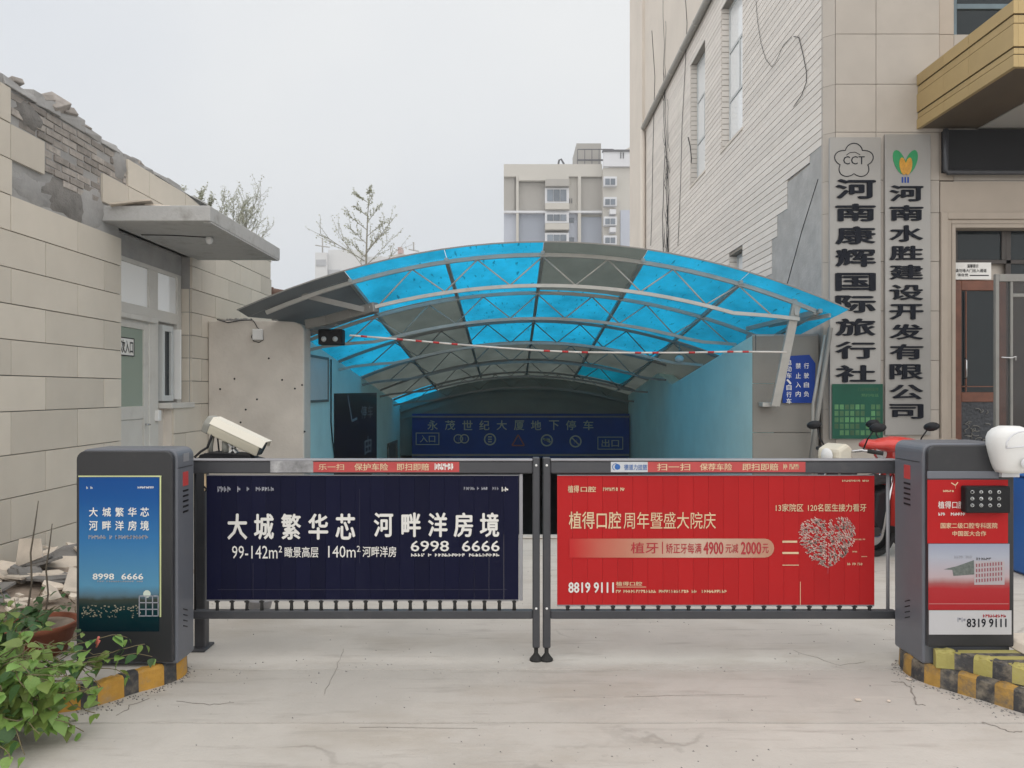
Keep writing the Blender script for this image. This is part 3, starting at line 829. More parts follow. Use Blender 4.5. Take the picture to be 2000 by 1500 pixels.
def ring(px, py, r, m, fill=None, bars=()):
    c = P(px, py, sy)
    n = 20
    mb = MB()
    vs = []
    for k in range(n):
        a = 2 * math.pi * k / n
        for rr in (r, r * .78):
            vs.append((c.x + rr * math.cos(a), sy - .004, c.z + rr * math.sin(a)))
    mb.add(vs, [(2 * k, 2 * ((k + 1) % n), 2 * ((k + 1) % n) + 1, 2 * k + 1) for k in range(n)])
    for (x0, z0, x1, z1, w_) in bars:
        mb.bar((c.x + x0 * r, sy - .005, c.z + z0 * r), (c.x + x1 * r, sy - .005, c.z + z1 * r), .002, w_ * r, up=(0, 0, 1))
    obj('road_symbol', mb, m, sb)
M_symr = mat('symbol_dull_red', (.30, .10, .06), .5)
ring(895, 857, .13, M_signgl, bars=((0, -.8, 0, .8, .3), (-.3, -.2, -.3, .4, .2)))
ring(907, 857, .13, M_signgl, bars=((-.2, -.4, -.2, .4, .2), (.2, -.4, .2, .4, .2)))
ring(957, 858, .17, M_signgl, bars=((-.3, .4, .3, .4, .2), (-.3, 0, .3, 0, .2), (-.3, -.4, .3, -.4, .2), (-.3, -.4, -.3, .4, .2)))
ring(1068, 860, .17, M_signgl, bars=((-.6, .3, .6, -.3, .3), (-.4, .1, .5, .1, .35)))
ring(1124, 862, .17, M_signgl, bars=((-.6, .6, .6, -.6, .2), (-.2, -.4, -.2, .4, .2), (.2, -.4, .2, .4, .2)))
tr3 = MB(); c = P(1012, 861, sy)
for a, b in (((-.17, -.13), (0, .17)), ((0, .17), (.17, -.13)), ((.17, -.13), (-.17, -.13)), ((0, -.08), (0, .06))):
    tr3.bar((c.x + a[0], sy - .004, c.z + a[1]), (c.x + b[0], sy - .004, c.z + b[1]), .002, .035)
obj('road_symbol', tr3, M_symr, sb)
# dark poster on the left ramp wall (lies on the wall, x = XL)
pst = thing('wall_poster', 'dark brown poster with white arrow and characters on the left ramp wall', 'poster', (XL, 13.9, .4))
ypx = lambda px: -XL * F / (1000 - px)
obj('board', box(XL, XL + .012, ypx(652), ypx(735), -.35, 1.50), mat('dark_brown_print', (.030, .018, .018), .3, .2, 2, 0), pst)
am = MB()
am.bar((XL + .015, 14.9, 1.45), (XL + .015, 15.3, .95), .004, .05); am.bar((XL + .015, 15.3, .95), (XL + .015, 15.8, .98), .004, .05)
obj('arrow', am, M_gprint, pst)
T('停车', 16.2, 1.22, 17.6, .95, 0, M_gprint, pst, 0, .01, wall=XL + .014)
T('由', 16.6, .55, 17.4, .15, 0, M_gprint, pst, 0, .02, wall=XL + .014)
# framed blank notice + conduit + small hatch on the left wall
nf = thing('wall_notice_frame', 'pale blank notice board in a thin grey frame at the mouth of the ramp wall', 'notice board', (XL, 11.3, 1.2))
y0, y1 = 11.95, ypx(636)
obj('panel', box(XL, XL + .02, y0, y1 + .1, 1.38, 2.10), M_white, nf)
fm = MB()
for a in ((y0, y1 + .1, 2.08, 2.12), (y0, y1 + .1, 1.36, 1.40), (y0, y0 + .04, 1.40, 2.08), (y1 + .06, y1 + .1, 1.40, 2.08)): fm.box(XL + .0005, XL + .035, a[0], a[1], a[2], a[3])
obj('frame', fm, M_steeld, nf)
tag(obj('conduit', MB().tube([(XL + .02, 13.5, 2.1), (XL + .02, 13.5, 1.0), (XL + .02, 13.6, .7), (XL + .02, 13.8, .3)], .012, 6), M_cable), 'thin dark conduit running down the left ramp wall', 'conduit')
hp = MB().box(XL, XL + .02, 19.7, 21.0, -.6, .10).box(XL + .02, XL + .06, 19.6, 19.7, -.6, .15).box(XL + .02, XL + .06, 21.0, 21.1, -.6, .15).box(XL + .02, XL + .06, 19.6, 21.1, .10, .2)
tag(obj('service_hatch', hp, M_steeld), 'small dark hatch low on the left ramp wall beside the name board', 'hatch')
# canopy
cy = thing('ramp_canopy', 'arched steel canopy with blue and grey translucent sheets over the car park ramp', 'canopy', (CX, 10.0, 0))
purl = [-3.44, -2.10, -.85, .40, 1.70, 2.97, 4.22]
bays = [9.6, 10.0, 12.0, 14.1, 16.3, 18.5, 20.6, 22.18]
colr = ['EBBGBB', 'EBBGBB', 'BGBBBB', 'BGBBBG', 'GGGGGG', 'GGGGTG', 'BGGGGG']
M_tealsheet = sheet_mat('dull_teal_sheet', (.01, .06, .09), (.0, .17, .26), scratch=False)
mm_ = {'B': M_bluesheet, 'G': M_greysheet, 'E': M_edgesheet, 'T': M_tealsheet}
for bi in range(7):
    ya, yb = bays[bi], bays[bi + 1]
    for si in range(6):
        xa, xb = purl[si], purl[si + 1]
        n = 6
        mb = MB()
        vs = []
        def lim(x, y):
            if y <= 10.55: return x
            return max(x, XL - .04)
        ys = [ya, yb] if not (ya < 10.55 < yb) else [ya, 10.56, 10.58, yb]
        for y in ys:
            for i in range(n + 1):
                x = xa + (xb - xa) * i / n
                yy = y
                x = lim(x, yy - .001)
                vs.append((x + (.004 if i == 0 else -.004 if i == n else 0), yy + (.003 if y == ya else 0), az(x, yy) + .012))
        fs = []
        for k in range(len(ys) - 1):
            for i in range(n):
                fs.append((k * (n + 1) + i, k * (n + 1) + i + 1, (k + 1) * (n + 1) + i + 1, (k + 1) * (n + 1) + i))
        if xb <= XL: continue
        mb.add(vs, fs)
        obj('roof_sheet', mb, mm_[colr[bi][si]], cy, smooth=True)
# edge trim under the front sheet, purlins
for xi in purl[1:-1]:
    obj('purlin', MB().bar((xi, 9.95, az(xi, 9.95) - .02), (xi, 21.5, az(xi, 21.5) - .02), .05, .05), M_steel, cy)
obj('purlin', MB().bar((4.0, 9.95, az(4.0, 9.95) - .02), (4.0, 14.4, az(4.0, 14.4) - .02), .05, .05), M_steel, cy)
ed = MB()
for i in range(24):
    xa = purl[0] + (purl[-1] - purl[0]) * i / 24; xb = purl[0] + (purl[-1] - purl[0]) * (i + 1) / 24
    ed.bar((xa, 9.6, az(xa, 9.6) + .012), (xb, 9.6, az(xb, 9.6) + .012), .012, .016)
obj('front_edge', ed, M_steeld, cy)
depth = lambda x: .40 - .25 * max(0, min(1, (abs(x - CX) - 2.5) / 1.0))
for ti, ty in enumerate([10.0, 12.0, 14.1, 16.3, 18.5, 20.6]):
    xl, xr = (-3.2, 3.95) if ti == 0 else (XL + .02, 3.9 if ti < 3 else XR - .05)
    xle = max(xl, XL + .05) if ti else -2.75
    tc_ = MB(); bc_ = MB()
    n = 26
    mS = M_steel if ti < 2 else M_steeld
    for i in range(n):
        a = xl + (xr - xl) * i / n; b = xl + (xr - xl) * (i + 1) / n
        tc_.bar((a, ty, az(a, ty) - .035), (b, ty, az(b, ty) - .035), .05, .05)
    x0b, x1b = (-1.85, 3.74) if ti == 0 else (XL + .02, min(xr, 3.5))
    for i in range(n):
        a = x0b + (x1b - x0b) * i / n; b = x0b + (x1b - x0b) * (i + 1) / n
        bc_.bar((a, ty, az(a, ty) - .035 - depth(a)), (b, ty, az(b, ty) - .035 - depth(b)), .045, .045)
    tt = obj('truss', tc_, M_steel if ti == 0 else mS, cy)
    obj('bottom_chord', bc_, M_steel if ti < 3 else mS, tt)
    xs = []
    x = CX - .425 * 7
    k = 0
    while x < 3.8:
        if x0b - .1 < x < x1b + .05: xs.append((x, k))
        x += .425; k += 1
    for (xa, ka), (xb, kb_) in zip(xs, xs[1:]):
        top = lambda x: Vector((x, ty, az(x, ty) - .055)); bot = lambda x: Vector((x, ty, az(x, ty) - .02 - depth(x)))
        p, q = (top(xa), bot(xb)) if ka % 2 == 1 else (bot(xa), top(xb))
        obj('web_bar', MB().tube([p, q], .011, 6), M_steel if ti < 2 else mS, tt)
# end brackets of the first truss
obj('end_plate', MB().bar(P(1552, 580, 10.0), P(1556, 615, 10.0), .03, .05), M_steel, cy)
obj('gutter_bar', MB().bar((3.95, 10.0, az(3.95, 10) - .05), (3.55, 11.6, az(3.55, 11.6) - .1), .04, .06), M_steel, cy)
obj('gutter_bar', MB().bar((4.12, 9.95, az(4.12, 9.95) - .03), (3.75, 11.2, az(3.75, 11.2) - .06), .03, .05), M_steel, cy)
obj('prop', MB().bar(P(1556, 590, 10.0), P(1514, 792, 10.35), .05, .11, up=(1, 0, 0)), M_steel, cy)
obj('prop_foot', MB().box(3.40, 3.60, 10.42, 10.6, 1.33, 1.39), M_steel, cy, bev=.004)
obj('wall_bracket', MB().bar(P(590, 576, 10.0), P(712, 605, 10.05), .05, .07), M_steeld, cy)
ob = MB()
pts = [P(600, 634, 10.5), P(640, 626, 10.4), P(690, 612, 10.2), P(735, 600, 10.0)]
for a, b in zip(pts, pts[1:]): ob.bar(a, b, .12, .13)
obj('gutter', ob, M_steeld, cy, bev=.01)
# height limit bar
hb = thing('height_limit_bar', 'thin red and white striped height limit pole hanging across the ramp mouth', 'height limit bar', tuple(P(1060, 690, 9.85)))
hp_ = [(683, 655), (760, 661), (840, 668), (920, 675), (1000, 681), (1060, 685), (1130, 688), (1240, 689), (1330, 689), (1420, 687), (1480, 687), (1536, 688)]
def hpt(px):
    for (a, b), (c, d) in zip(hp_, hp_[1:]):
        if a <= px <= c: return P(px, b + (d - b) * (px - a) / (c - a), 9.85)
px = 683
k = 0
M_barw = mat('bar_white', (.66, .62, .58), .5, .1, 9, 0, dirt=.3, dirtcol=(.4, .3, .25), dscale=8)
M_barr = mat('bar_red', (.5, .03, .03), .5, .1, 9, 0)
reds = [705, 775, 812, 846, 882, 1062, 1098, 1136, 1240, 1274, 1345, 1382, 1420, 1450]
cuts = sorted([683] + [r_ for r_ in reds] + [r_ + 12 for r_ in reds] + [1536])
for a, b in zip(cuts, cuts[1:]):
    isr = a in reds
    mb = MB().tube([hpt(a), hpt((a + b) / 2), hpt(b)], .0135 if isr else .0125, 8)
    obj('red_band' if isr else 'white_band', mb, M_barr if isr else M_barw, hb)
obj('hanger', MB().tube([P(1476, 687, 9.85), P(1476, 655, 10.3)], .005, 5), M_cable, hb)
# lamps
fl = thing('floodlight', 'dark floodlight with round lens mounted at the top of the left ramp wall', 'floodlight', tuple(P(632, 668, 10.9)))
obj('housing', MB().box(-2.74, -2.40, 10.85, 11.05, 2.20, 2.42), M_black, fl, bev=.012)
obj('visor', MB().bar((-2.82, 10.8, 2.52), (-2.45, 10.8, 2.47), .14, .03), M_camdark, fl, bev=.005)
for cxx in (-2.66, -2.50):
    obj('lens', MB().lathe([(0, .03), (.02, .028), (.032, .015), (.038, 0)], (cxx, 10.85, 2.28), 16, M=rot90), M_wframe, fl)
obj('bracket', MB().bar((-2.84, 10.95, 2.4), (-2.7, 10.95, 2.35), .05, .04), M_steeld, fl)
dl = thing('dome_lamp', 'small white round lamp under the canopy near the right ramp wall', 'lamp', tuple(P(1327, 700, 14.0)))
obj('shade', MB().lathe([(0, .06), (.05, .05), (.085, .0), (.07, -.05), (0, -.07)], P(1327, 700, 14.0), 16), M_lampw, dl)
obj('stem', MB().tube([P(1327, 697, 14.0), P(1327, 672, 14.0)], .01, 6), M_steeld, dl)
# ------------------------------------------------------------------ office building on the right
BX = 4.26
YP = 10.4
rb = thing('strip_tiled_wing', 'tall wing right of the ramp in cream strip tiles with a bare render patch', 'building', (BX + 2, 17, 0))
wins = [(14.2, 15.66, 6.42, 9.33), (16.95, 18.36, 6.42, 9.33), (14.2, 15.1, 1.6, 4.2), (14.2, 15.66, 11.6, 14.4), (16.95, 18.36, 11.6, 14.4)]
wc = MB()
wall_holes(wc, 'x', BX + .02, BX + .3, YP + .1, 24.6, -3, 9.93, wins)
obj('wall', wc, M_groove, rb)
wc = MB()
wall_holes(wc, 'x', BX - .005, BX + .3, YP + .1, 24.6, 9.93, 16, wins)
obj('upper_wall', wc, M_cream, rb)
obj('back', box(BX + .31, 12, YP + .3, 24.5, 0, 15.9), M_cream, rb)
# strip tile courses
H = .1125
z = 2.0
rr = random.Random(3)
cnt = 0
def ymin(z):
    zc = z + H / 2
    if zc > 4.96: return YP + .115
    if zc > 4.77: return 11.0
    if zc > 4.41: return 11.9
    if zc > 4.05: return 12.35
    if zc > 3.5: return 12.6
    return 12.85
while z < 9.87:
    segs = [(ymin(z), 24.58)]
    for (a, b, lo, hi) in wins[:3]:
        if z + H > lo + .02 and z < hi - .02:
            ns = []
            for p, q in segs:
                if b <= p or a >= q: ns.append((p, q)); continue
                if p < a: ns.append((p, a))
                if q > b: ns.append((b, q))
            segs = ns
    for p, q in segs:
        # split the long run once so neighbours are separate boards
        pieces = [(p, q)]
        if q - p > 7:
            m_ = p + (q - p) * rr.uniform(.35, .65); pieces = [(p, m_), (m_, q)]
        for a, b in pieces:
            t = rr.uniform(-.0015, .0015)
            obj('strip_tile', MB().box(BX + t, BX + .02, a + .002, b - .002, z + .006, z + H - .006), M_strip, rb)
            cnt += 1
    z += H
# bare render patch near the corner
pm = MB().prism([(YP + .115, 2.0), (12.95, 2.0), (12.95, 3.5), (12.6, 3.52), (12.6, 4.04), (12.35, 4.06), (12.35, 4.42), (11.9, 4.44), (11.9, 4.77), (11.0, 4.79), (11.0, 4.96), (YP + .115, 4.97)], 'x', BX + .008, BX + .021)
obj('render_patch', pm, M_bare, rb)
obj('crack', MB().tube([(BX + .004, 11.9, 3.2), (BX + .004, 11.3, 3.9), (BX + .004, 10.7, 4.5)], .006, 4), M_cable, rb)
# windows
for wi, (a, b, lo, hi) in enumerate(wins):
    x = BX + .16
    fr = MB()
    t = .06
    fr.box(x, x + .06, a, a + t, lo, hi); fr.box(x, x + .06, b - t, b, lo, hi); fr.box(x, x + .06, a + t, b - t, hi - t, hi); fr.box(x, x + .06, a + t, b - t, lo, lo + t)
    tz = hi - .95 if hi - lo > 2.7 else hi - .7
    sz = lo + 1.0
    fr.box(x, x + .06, a + t, b - t, tz, tz + .06)
    fr.box(x, x + .06, a + t, b - t, sz - .03, sz + .03)
    my = (a + b) / 2
    fr.box(x, x + .06, my - .03, my + .03, sz + .03, tz)
    fo = obj('window', fr, M_wframe, rb, bev=.004)
    for (p, q, r1, r2) in ((a + t, b - t, tz + .06, hi - t), (a + t, my - .03, sz + .03, tz), (my + .03, b - t, sz + .03, tz), (a + t, b - t, lo + t, sz - .03)):
        obj('pane', MB().box(x + .02, x + .03, p, q, r1, r2), M_glasssky, fo)
    obj('sill', MB().box(BX - .02, x, a - .02, b + .02, lo - .05, lo), M_cream, fo, bev=.004)
    rv = MB(); zz = lo
    while zz < hi - .02:
        rv.box(BX + .02, x, b, b - .012, zz + .006, zz + H - .008); zz += H
    obj('reveal_tiles', rv, M_strip, rb, kind='stuff')
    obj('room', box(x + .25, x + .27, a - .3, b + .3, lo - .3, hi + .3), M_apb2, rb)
# rear block with a step back
rk = thing('rear_block', 'cream rendered rear block rising behind the strip tiled wing', 'building', (6, 28, 0))
obj('wall', box(4.17, 12, 24.6, 27.2, -1, 17), M_cream, rk)
# pipes and cables on the wing
dp = thing('wall_pipe', 'long pale drainpipe running level along the wing above the windows', 'pipe', (BX - .1, 18, 9.9))
obj('pipe', MB().tube([(BX - .09, 11.0, 9.90), (BX - .09, 24.4, 9.90)], .075, 12), M_apb2, dp)
for yy in [12.0 + k * 1.35 for k in range(10)]:
    obj('clamp', MB().tube([(BX - .09, yy, 9.90), (BX - .09, yy + .03, 9.90)], .083, 12), M_steel, dp)
dn = thing('downpipe', 'vertical pale downpipe in the corner of the rear block', 'pipe', (BX - .13, 24.45, 0))
obj('pipe', MB().tube([(BX - .09, 24.47, -1), (BX - .09, 24.47, 9.85)], .08, 12), M_cream, dn)
vc = thing('wall_vine', 'dry black climber stem trailing up the wing beside its far end', 'climbing plant', (BX - .02, 21, 2.5))
rn = random.Random(21)
for br in range(5):
    pts = []
    y = 21.0 + rn.uniform(-.3, .4); z = 2.2
    top = [9.7, 11.9, 8.2, 13.6, 7.0][br]
    while z < top:
        pts.append((BX - .03, y, z)); z += .28; y += rn.uniform(-.10, .10) - .004 * (br - 2)
    obj('stem', MB().tube(pts, [.014 * (1 - .7 * i / len(pts)) for i in range(len(pts))], 5), M_cable, vc)
for k in range(26):
    z0 = rn.uniform(3, 11); y0 = 21 + rn.uniform(-.4, .4)
    obj('twig', MB().tube([(BX - .03, y0, z0), (BX - .06, y0 + rn.uniform(-.2, .2), z0 + .25), (BX - .05, y0 + rn.uniform(-.3, .3), z0 + .5)], [.009, .006, .003], 4), M_cable, vc)
def wallcable(pts, label, r=.012):
    mb = MB().tube([Vector((BX - .015, BX * F / (px - 1000), PZ(py, BX * F / (px - 1000)))) for px, py in pts], r * .6, 5)
    tag(obj('wall_cable', mb, M_cable), label, 'cable')
wallcable([(1478, 0), (1481, 40), (1488, 85), (1497, 115), (1509, 131), (1518, 118), (1532, 88), (1548, 72)], 'thin black cable looping down from above on the strip tiled wing', .007)
wallcable([(1552, 71), (1562, 73), (1570, 105), (1577, 140), (1577, 160), (1568, 185), (1552, 208)], 'thicker black cable hooking downward on the strip tiles near the corner', .010)
wallcable([(1340, 0), (1343, 45), (1340, 120), (1333, 250), (1331, 340), (1328, 420), (1325, 480)], 'long faint cable dropping the full height of the wing left of its windows', .012)
wallcable([(1274, 60), (1280, 150), (1276, 300), (1274, 420), (1272, 480)], 'faint cable dropping beside the rear block corner', .014)
wallcable([(1345, 268), (1349, 285), (1352, 310), (1351, 318)], 'short dark branch hanging at the left window jamb', .02)
# leaning pipes at the corner of the grey tiled wall
for (p, q, lab, r) in (((1622, 640), (1571, 895), 'dark leaning pipe at the office corner beside the blue notice', .035),):
    a, b = P(p[0], p[1], 10.3), P(q[0], q[1] + 90, 10.3)
    tag(obj('leaning_pipe', MB().tube([a, b], r, 8), M_steeld), lab, 'pipe')
tag(obj('leaning_pipe', MB().tube([P(1612, 655, 10.35), P(1588, 790, 10.45), P(1585, 980, 10.5)], .022, 8), M_steel), 'thin pale pipe behind the blue notice board', 'pipe')
# stone front
sf = thing('stone_clad_office', 'beige stone clad office front with gold canopy at the right edge', 'building', (6.5, YP + .5, 0))
wins2 = [(6.0, 9.0, 6.28, 8.6)]
fm = MB(); wall_holes(fm, 'y', YP + .031, YP + .3, 4.38, 12, 0, 8.8, [(5.97, 8.2, 0, 3.80)] + wins2)
obj('wall', fm, M_joint, sf)
obj('floor_slab', box(4.4, 12, YP + .3, 13.9, 8.6, 8.8), M_stone, sf)
xs = [4.38, 4.93, 5.79]
zz = [0, .62, 1.29, 1.96, 2.63, 3.30, 3.96, 4.40, 5.05, 5.70, 6.38, 7.05, 7.72, 8.4]
for za, zb in zip(zz, zz[1:]):
    for xa, xb in zip(xs, xs[1:]):
        obj('stone_panel', box(xa + .003, xb - .003, YP, YP + .03, za + .003, zb - .003), M_stone, sf, bev=.002)
    # splayed corner piece
    cpn = MB().prism([(BX - .002, YP + .11), (4.376, YP + .002), (4.376, YP + .06), (BX + .06, YP + .17), (BX - .002, YP + .17)], 'z', za + .002, zb - .002)
    obj('stone_panel', cpn, M_stone, sf)
    if zb > 5.0:
        obj('stone_panel', box(5.795, 5.99, YP + .012, YP + .03, za + .003, zb - .003), M_stone2, sf, bev=.002)
    if za > 3.9 and zb < 6.4:
        obj('stone_panel', box(5.995, 7.6, YP + .0125, YP + .03, za + .003, zb - .003), M_stone, sf)
# upper window
uw = MB()
for a in ((6.0, 9.0, 6.28, 6.36), (6.0, 6.06, 6.36, 8.6), (6.06, 9.0, 6.75, 6.82), (7.4, 7.46, 6.36, 8.6)): uw.box(a[0], a[1], YP + .06, YP + .12, a[2], a[3])
uwo = obj('window', uw, mat('blue_grey_frame', (.12, .17, .20), .4), sf, bev=.004)
obj('pane', box(6.06, 9.0, YP + .085, YP + .09, 6.36, 8.6), M_glass, uwo)
# door surround mouldings
def surround(x, zt, w_, d, y0, nm):
    mb = MB().box(x, x + w_, y0 - d, y0 + .2, .35, zt).box(x + w_, 9.5, y0 - d, y0 + .2, zt - w_, zt)
    obj(nm, mb, M_stone2, sf, bev=.004)
surround(5.67 + .13, 3.96, .09, .05, YP + .02, 'door_moulding')
surround(5.89 + .003, 3.87, .06, .02, YP + .02, 'door_moulding')
surround(5.955, 3.805, .05, .07, YP + .06, 'door_moulding')
obj('plinth', MB().box(5.76, 5.875, YP - .07, YP + .1, 0, .9).box(5.885, 6.01, YP - .05, YP + .1, 0, .9), M_stone2, sf, bev=.005)
obj('lintel_panel', box(5.80, 9, YP + .0, YP + .0295, 3.965, 4.38), M_stone2, sf)
# gold canopy
gc = thing('gold_entrance_canopy', 'gold metal entrance canopy with dark grooves projecting at top right', 'canopy', (7, 9.4, 5.09))
X0 = 5.48
def layer(z0, z1, ins, m, nm='fascia_panel', seams=True):
    ys = [8.39, 9.22, 9.76, YP] if seams else [8.39, YP]
    for a, b in zip(ys, ys[1:]):
        obj(nm, box(X0 + ins, X0 + ins + .05, a + (ins if a == 8.39 else .0015), b - .0015, z0, z1), m, gc)
    xs_ = [X0 + ins + .051, 6.6, 7.8, 9.0] if seams else [X0 + ins + .051, 9.0]
    for a, b in zip(xs_, xs_[1:]):
        obj(nm, box(a + .001, b - .001, 8.39 + ins, 8.39 + ins + .05, z0, z1), m, gc)
for (z0, z1, ins, m) in ((5.09, 5.22, .0, M_gold), (5.22, 5.235, .025, M_black), (5.235, 5.30, .012, M_gold), (5.30, 5.315, .03, M_black), (5.315, 5.56, .0, M_gold),
                         (5.56, 5.575, .03, M_black), (5.575, 5.66, .012, M_gold), (5.66, 5.675, .03, M_black), (5.675, 5.82, .0, M_gold)):
    layer(z0, z1, ins, m, 'fascia_panel' if m is M_gold else 'groove', m is M_gold)
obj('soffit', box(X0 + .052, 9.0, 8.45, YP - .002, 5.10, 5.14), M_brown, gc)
obj('soffit_panel', box(6.3, 9.0, 9.2, YP - .01, 5.085, 5.098), M_apb2, gc)
obj('deck', box(X0 + .06, 9.0, 8.46, YP - .002, 5.76, 5.80), M_gold, gc)
# led board
ld = thing('blank_led_board', 'black unlit display board with rounded metal frame under the gold canopy', 'display board', (6.8, YP, 4.45))
a, b = P(1838, 347, YP), P(2000, 255, YP)
obj('screen', box(a.x, 8.6, YP - .10, YP - .004, a.z + .06, b.z - .02), M_black, ld)
obj('frame', MB().tube([(a.x, YP - .11, b.z - .02), (a.x, YP - .11, a.z + .07), (a.x + .03, YP - .11, a.z + .04), (8.6, YP - .11, a.z + .04)], .035, 8), M_arm, ld)
# door
dd = thing('wooden_entrance_door', 'brown wooden door with dark glass and carved lower panel under the transom', 'door', (6.3, YP + .25, 0))
YD = YP + .22
def dz(py): return PZ(py, YD)
df_ = MB()
x = lambda px: PX(px, YD)
for a in ((1862, 1875, 548, 985), (1946, 1962, 548, 985), (1875, 1946, 548, 568), (1875, 1946, 766, 785), (1875, 1946, 900, 985)):
    df_.box(x(a[0]), x(a[1]), YD - .04, YD + .02, dz(a[3]), dz(a[2]))
do = obj('leaf', df_, M_wood, dd, bev=.006)
obj('door_glass', box(x(1875), x(1946), YD - .01, YD, dz(766), dz(568)), M_glass, do)
obj('grille_bar', MB().box(x(1882), x(1884), YD - .05, YD - .03, dz(765), dz(570)).box(x(1875), x(1946), YD - .05, YD - .03, dz(756), dz(754)), M_wood, do)
obj('lower_panel', box(x(1875), x(1946), YD - .02, YD, dz(900), dz(785)), mat('dark_carved_panel', (.035, .04, .05), .35, .3, 10, 1.5, 25), do)
cv = MB()
rn = random.Random(12)
for k in range(26):
    cx_, cz_ = x(1884 + rn.uniform(0, 55)), dz(800 + rn.uniform(0, 90))
    rr_ = rn.uniform(.03, .07); a0 = rn.uniform(0, 6)
    cv.tube([(cx_ + rr_ * math.cos(a0 + t * .6), YD - .03, cz_ + rr_ * math.sin(a0 + t * .6) * .6) for t in range(5)], .006, 4)
obj('scroll_carving', cv, M_steeld, do)
obj('handle', MB().tube([(x(1880), YD - .06, dz(700)), (x(1880), YD - .09, dz(705)), (x(1880), YD - .09, dz(735)), (x(1880), YD - .06, dz(740))], .012, 6), M_chrome, do)
tw = MB()
for a in ((1862, 1868, 440, 548), (1868, 2060, 440, 452), (1868, 2060, 508, 516), (1954, 1962, 452, 508), (1962, 2060, 542, 548), (1962, 1972, 452, 548)):
    tw.box(x(a[0]), x(a[1]), YD - .03, YD + .02, dz(a[3]), dz(a[2]))
two = obj('transom_frame', tw, mat('dark_bronze', (.045, .035, .03), .4), dd, bev=.004)
obj('transom_pane', box(x(1868), x(1954), YD - .005, YD, dz(508), dz(452)), M_glass, two)
obj('transom_pane', box(x(1972), x(2060), YD - .005, YD, dz(542), dz(452)), M_glass, two)
obj('side_panel', box(x(1962), x(2100), YD - .005, YD + .01, dz(985), dz(548)), mat('doorway_shade_wood', (.055, .03, .02), .4, .3, 8, .1, 60), dd)  # wood colour darkened to stand for shade deep in the doorway
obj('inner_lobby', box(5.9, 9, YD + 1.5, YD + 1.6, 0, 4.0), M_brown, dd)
wn = thing('white_door_notice', 'small white plate with three lines of text above the wooden door', 'notice', tuple(P(1896, 545, YD - .06)))
flat(1859, 513, 1935, 546, YD - .05, M_wprint, wn, 'plate', .01)
T('温馨提示', 1889, 516, 1911, 523, YD - .062, M_black, wn, 0, .02)
T('请勿堵大门出入通道', 1866, 525, 1927, 532, YD - .062, M_black, wn, 0, .015)
T('请自觉', 1870, 534, 1891, 540, YD - .062, M_black, wn, 0, .015)
obj('rule_line', box(PX(1894, YD - .06), PX(1931, YD - .06), YD - .063, YD - .0605, PZ(539, YD - .06), PZ(537, YD - .06)), M_black, wn)
# open glass door leaf on the right
gd = thing('open_glass_door', 'tall metal framed glass door standing open at the right edge of the photo', 'door', (5.9, 9.2, 0))
YG = 9.2
xg = lambda px: PX(px, YG)
gm = MB()
ga = P(1945, 535, YG)
gm.box(xg(1945), xg(1952), YG, YG + .05, .02, ga.z); gm.box(xg(1974), xg(1979), YG, YG + .05, .02, ga.z - .09)
gm.box(xg(1952), xg(2080), YG, YG + .05, ga.z - .09, ga.z); gm.box(xg(1952), xg(2080), YG, YG + .05, .02, .12); gm.box(xg(1979), xg(2080), YG + .001, YG + .049, PZ(580, YG), PZ(573, YG))
go = obj('frame', gm, M_steeld, gd, bev=.004)
obj('glass', box(xg(1952), xg(1974), YG + .02, YG + .03, .12, ga.z - .09), M_glasscl, gd)
obj('glass', box(xg(1979), xg(2080), YG + .02, YG + .03, .12, ga.z - .09), M_glasscl, gd)
obj('door_handle', MB().tube([P(1956, 698, YG - .03), P(1975, 699, YG - .05), P(1984, 696, YG - .05), P(1984, 704, YG - .05)], .01, 6), M_chrome, gd)
obj('step', box(5.5, 9, 9.6, YP - .06, 0, .15), M_stone, sf, bev=.01)
# vertical company signs
YS = YP - .05
s1 = thing('travel_agency_sign', 'vertical brushed metal sign with CCT flower logo, left of the two', 'sign', (4.65, YS, .87))
a, b = P(1621, 858, YS), P(1721, 268, YS)
obj('plate', box(a.x, b.x, YS, YS + .045, a.z, b.z), M_plate, s1, bev=.004)
s2 = thing('construction_company_sign', 'vertical brushed metal sign with green and amber heart logo, right of the two', 'sign', (5.4, YS, .93))
a2, b2 = P(1729, 850, YS), P(1818, 262, YS)
obj('plate', box(a2.x, b2.x, YS, YS + .045, a2.z, b2.z), M_plate, s2, bev=.004)
ys1 = [(350, 388), (398, 432), (442, 477), (486, 521), (533, 568), (577, 611), (622, 656), (667, 701), (713, 747)]
for c, (y0, y1) in zip('河南康辉国际旅行社', ys1): T(c, 1632, y0, 1710, y1, YS - .012, M_letter, s1, .012, .028, name='character')
ys2 = [(362, 393), (401, 431), (440, 472), (480, 508), (517, 546), (556, 586), (594, 624), (633, 663), (672, 702), (711, 741), (751, 780), (789, 818)]
for c, (y0, y1) in zip('河南水胜建设开发有限公司', ys2): T(c, 1738, y0, 1803, y1, YS - .012, M_letter, s2, .012, .026, name='character')
# CCT flower
fo_ = MB()
pts = []
for k in range(61):
    th = 2 * math.pi * k / 60 + math.pi / 2
    rr_ = 25 + 9.5 * abs(math.cos(2.5 * (th - math.pi / 2)))
    pts.append(P(1668 + rr_ * 1.13 * math.cos(th), 314 - rr_ * math.sin(th), YS - .004))
fo_.tube(pts, .006, 5)
obj('flower_outline', fo_, M_letter, s1)
T('CCT', 1647, 305, 1689, 321, YS - .003, M_letter, s1, .001, .006)
obj('arc', MB().tube([P(1653, 303, YS - .003), P(1660, 298, YS - .003), P(1670, 297, YS - .003), P(1680, 302, YS - .003)], .004, 4), M_letter, s1)
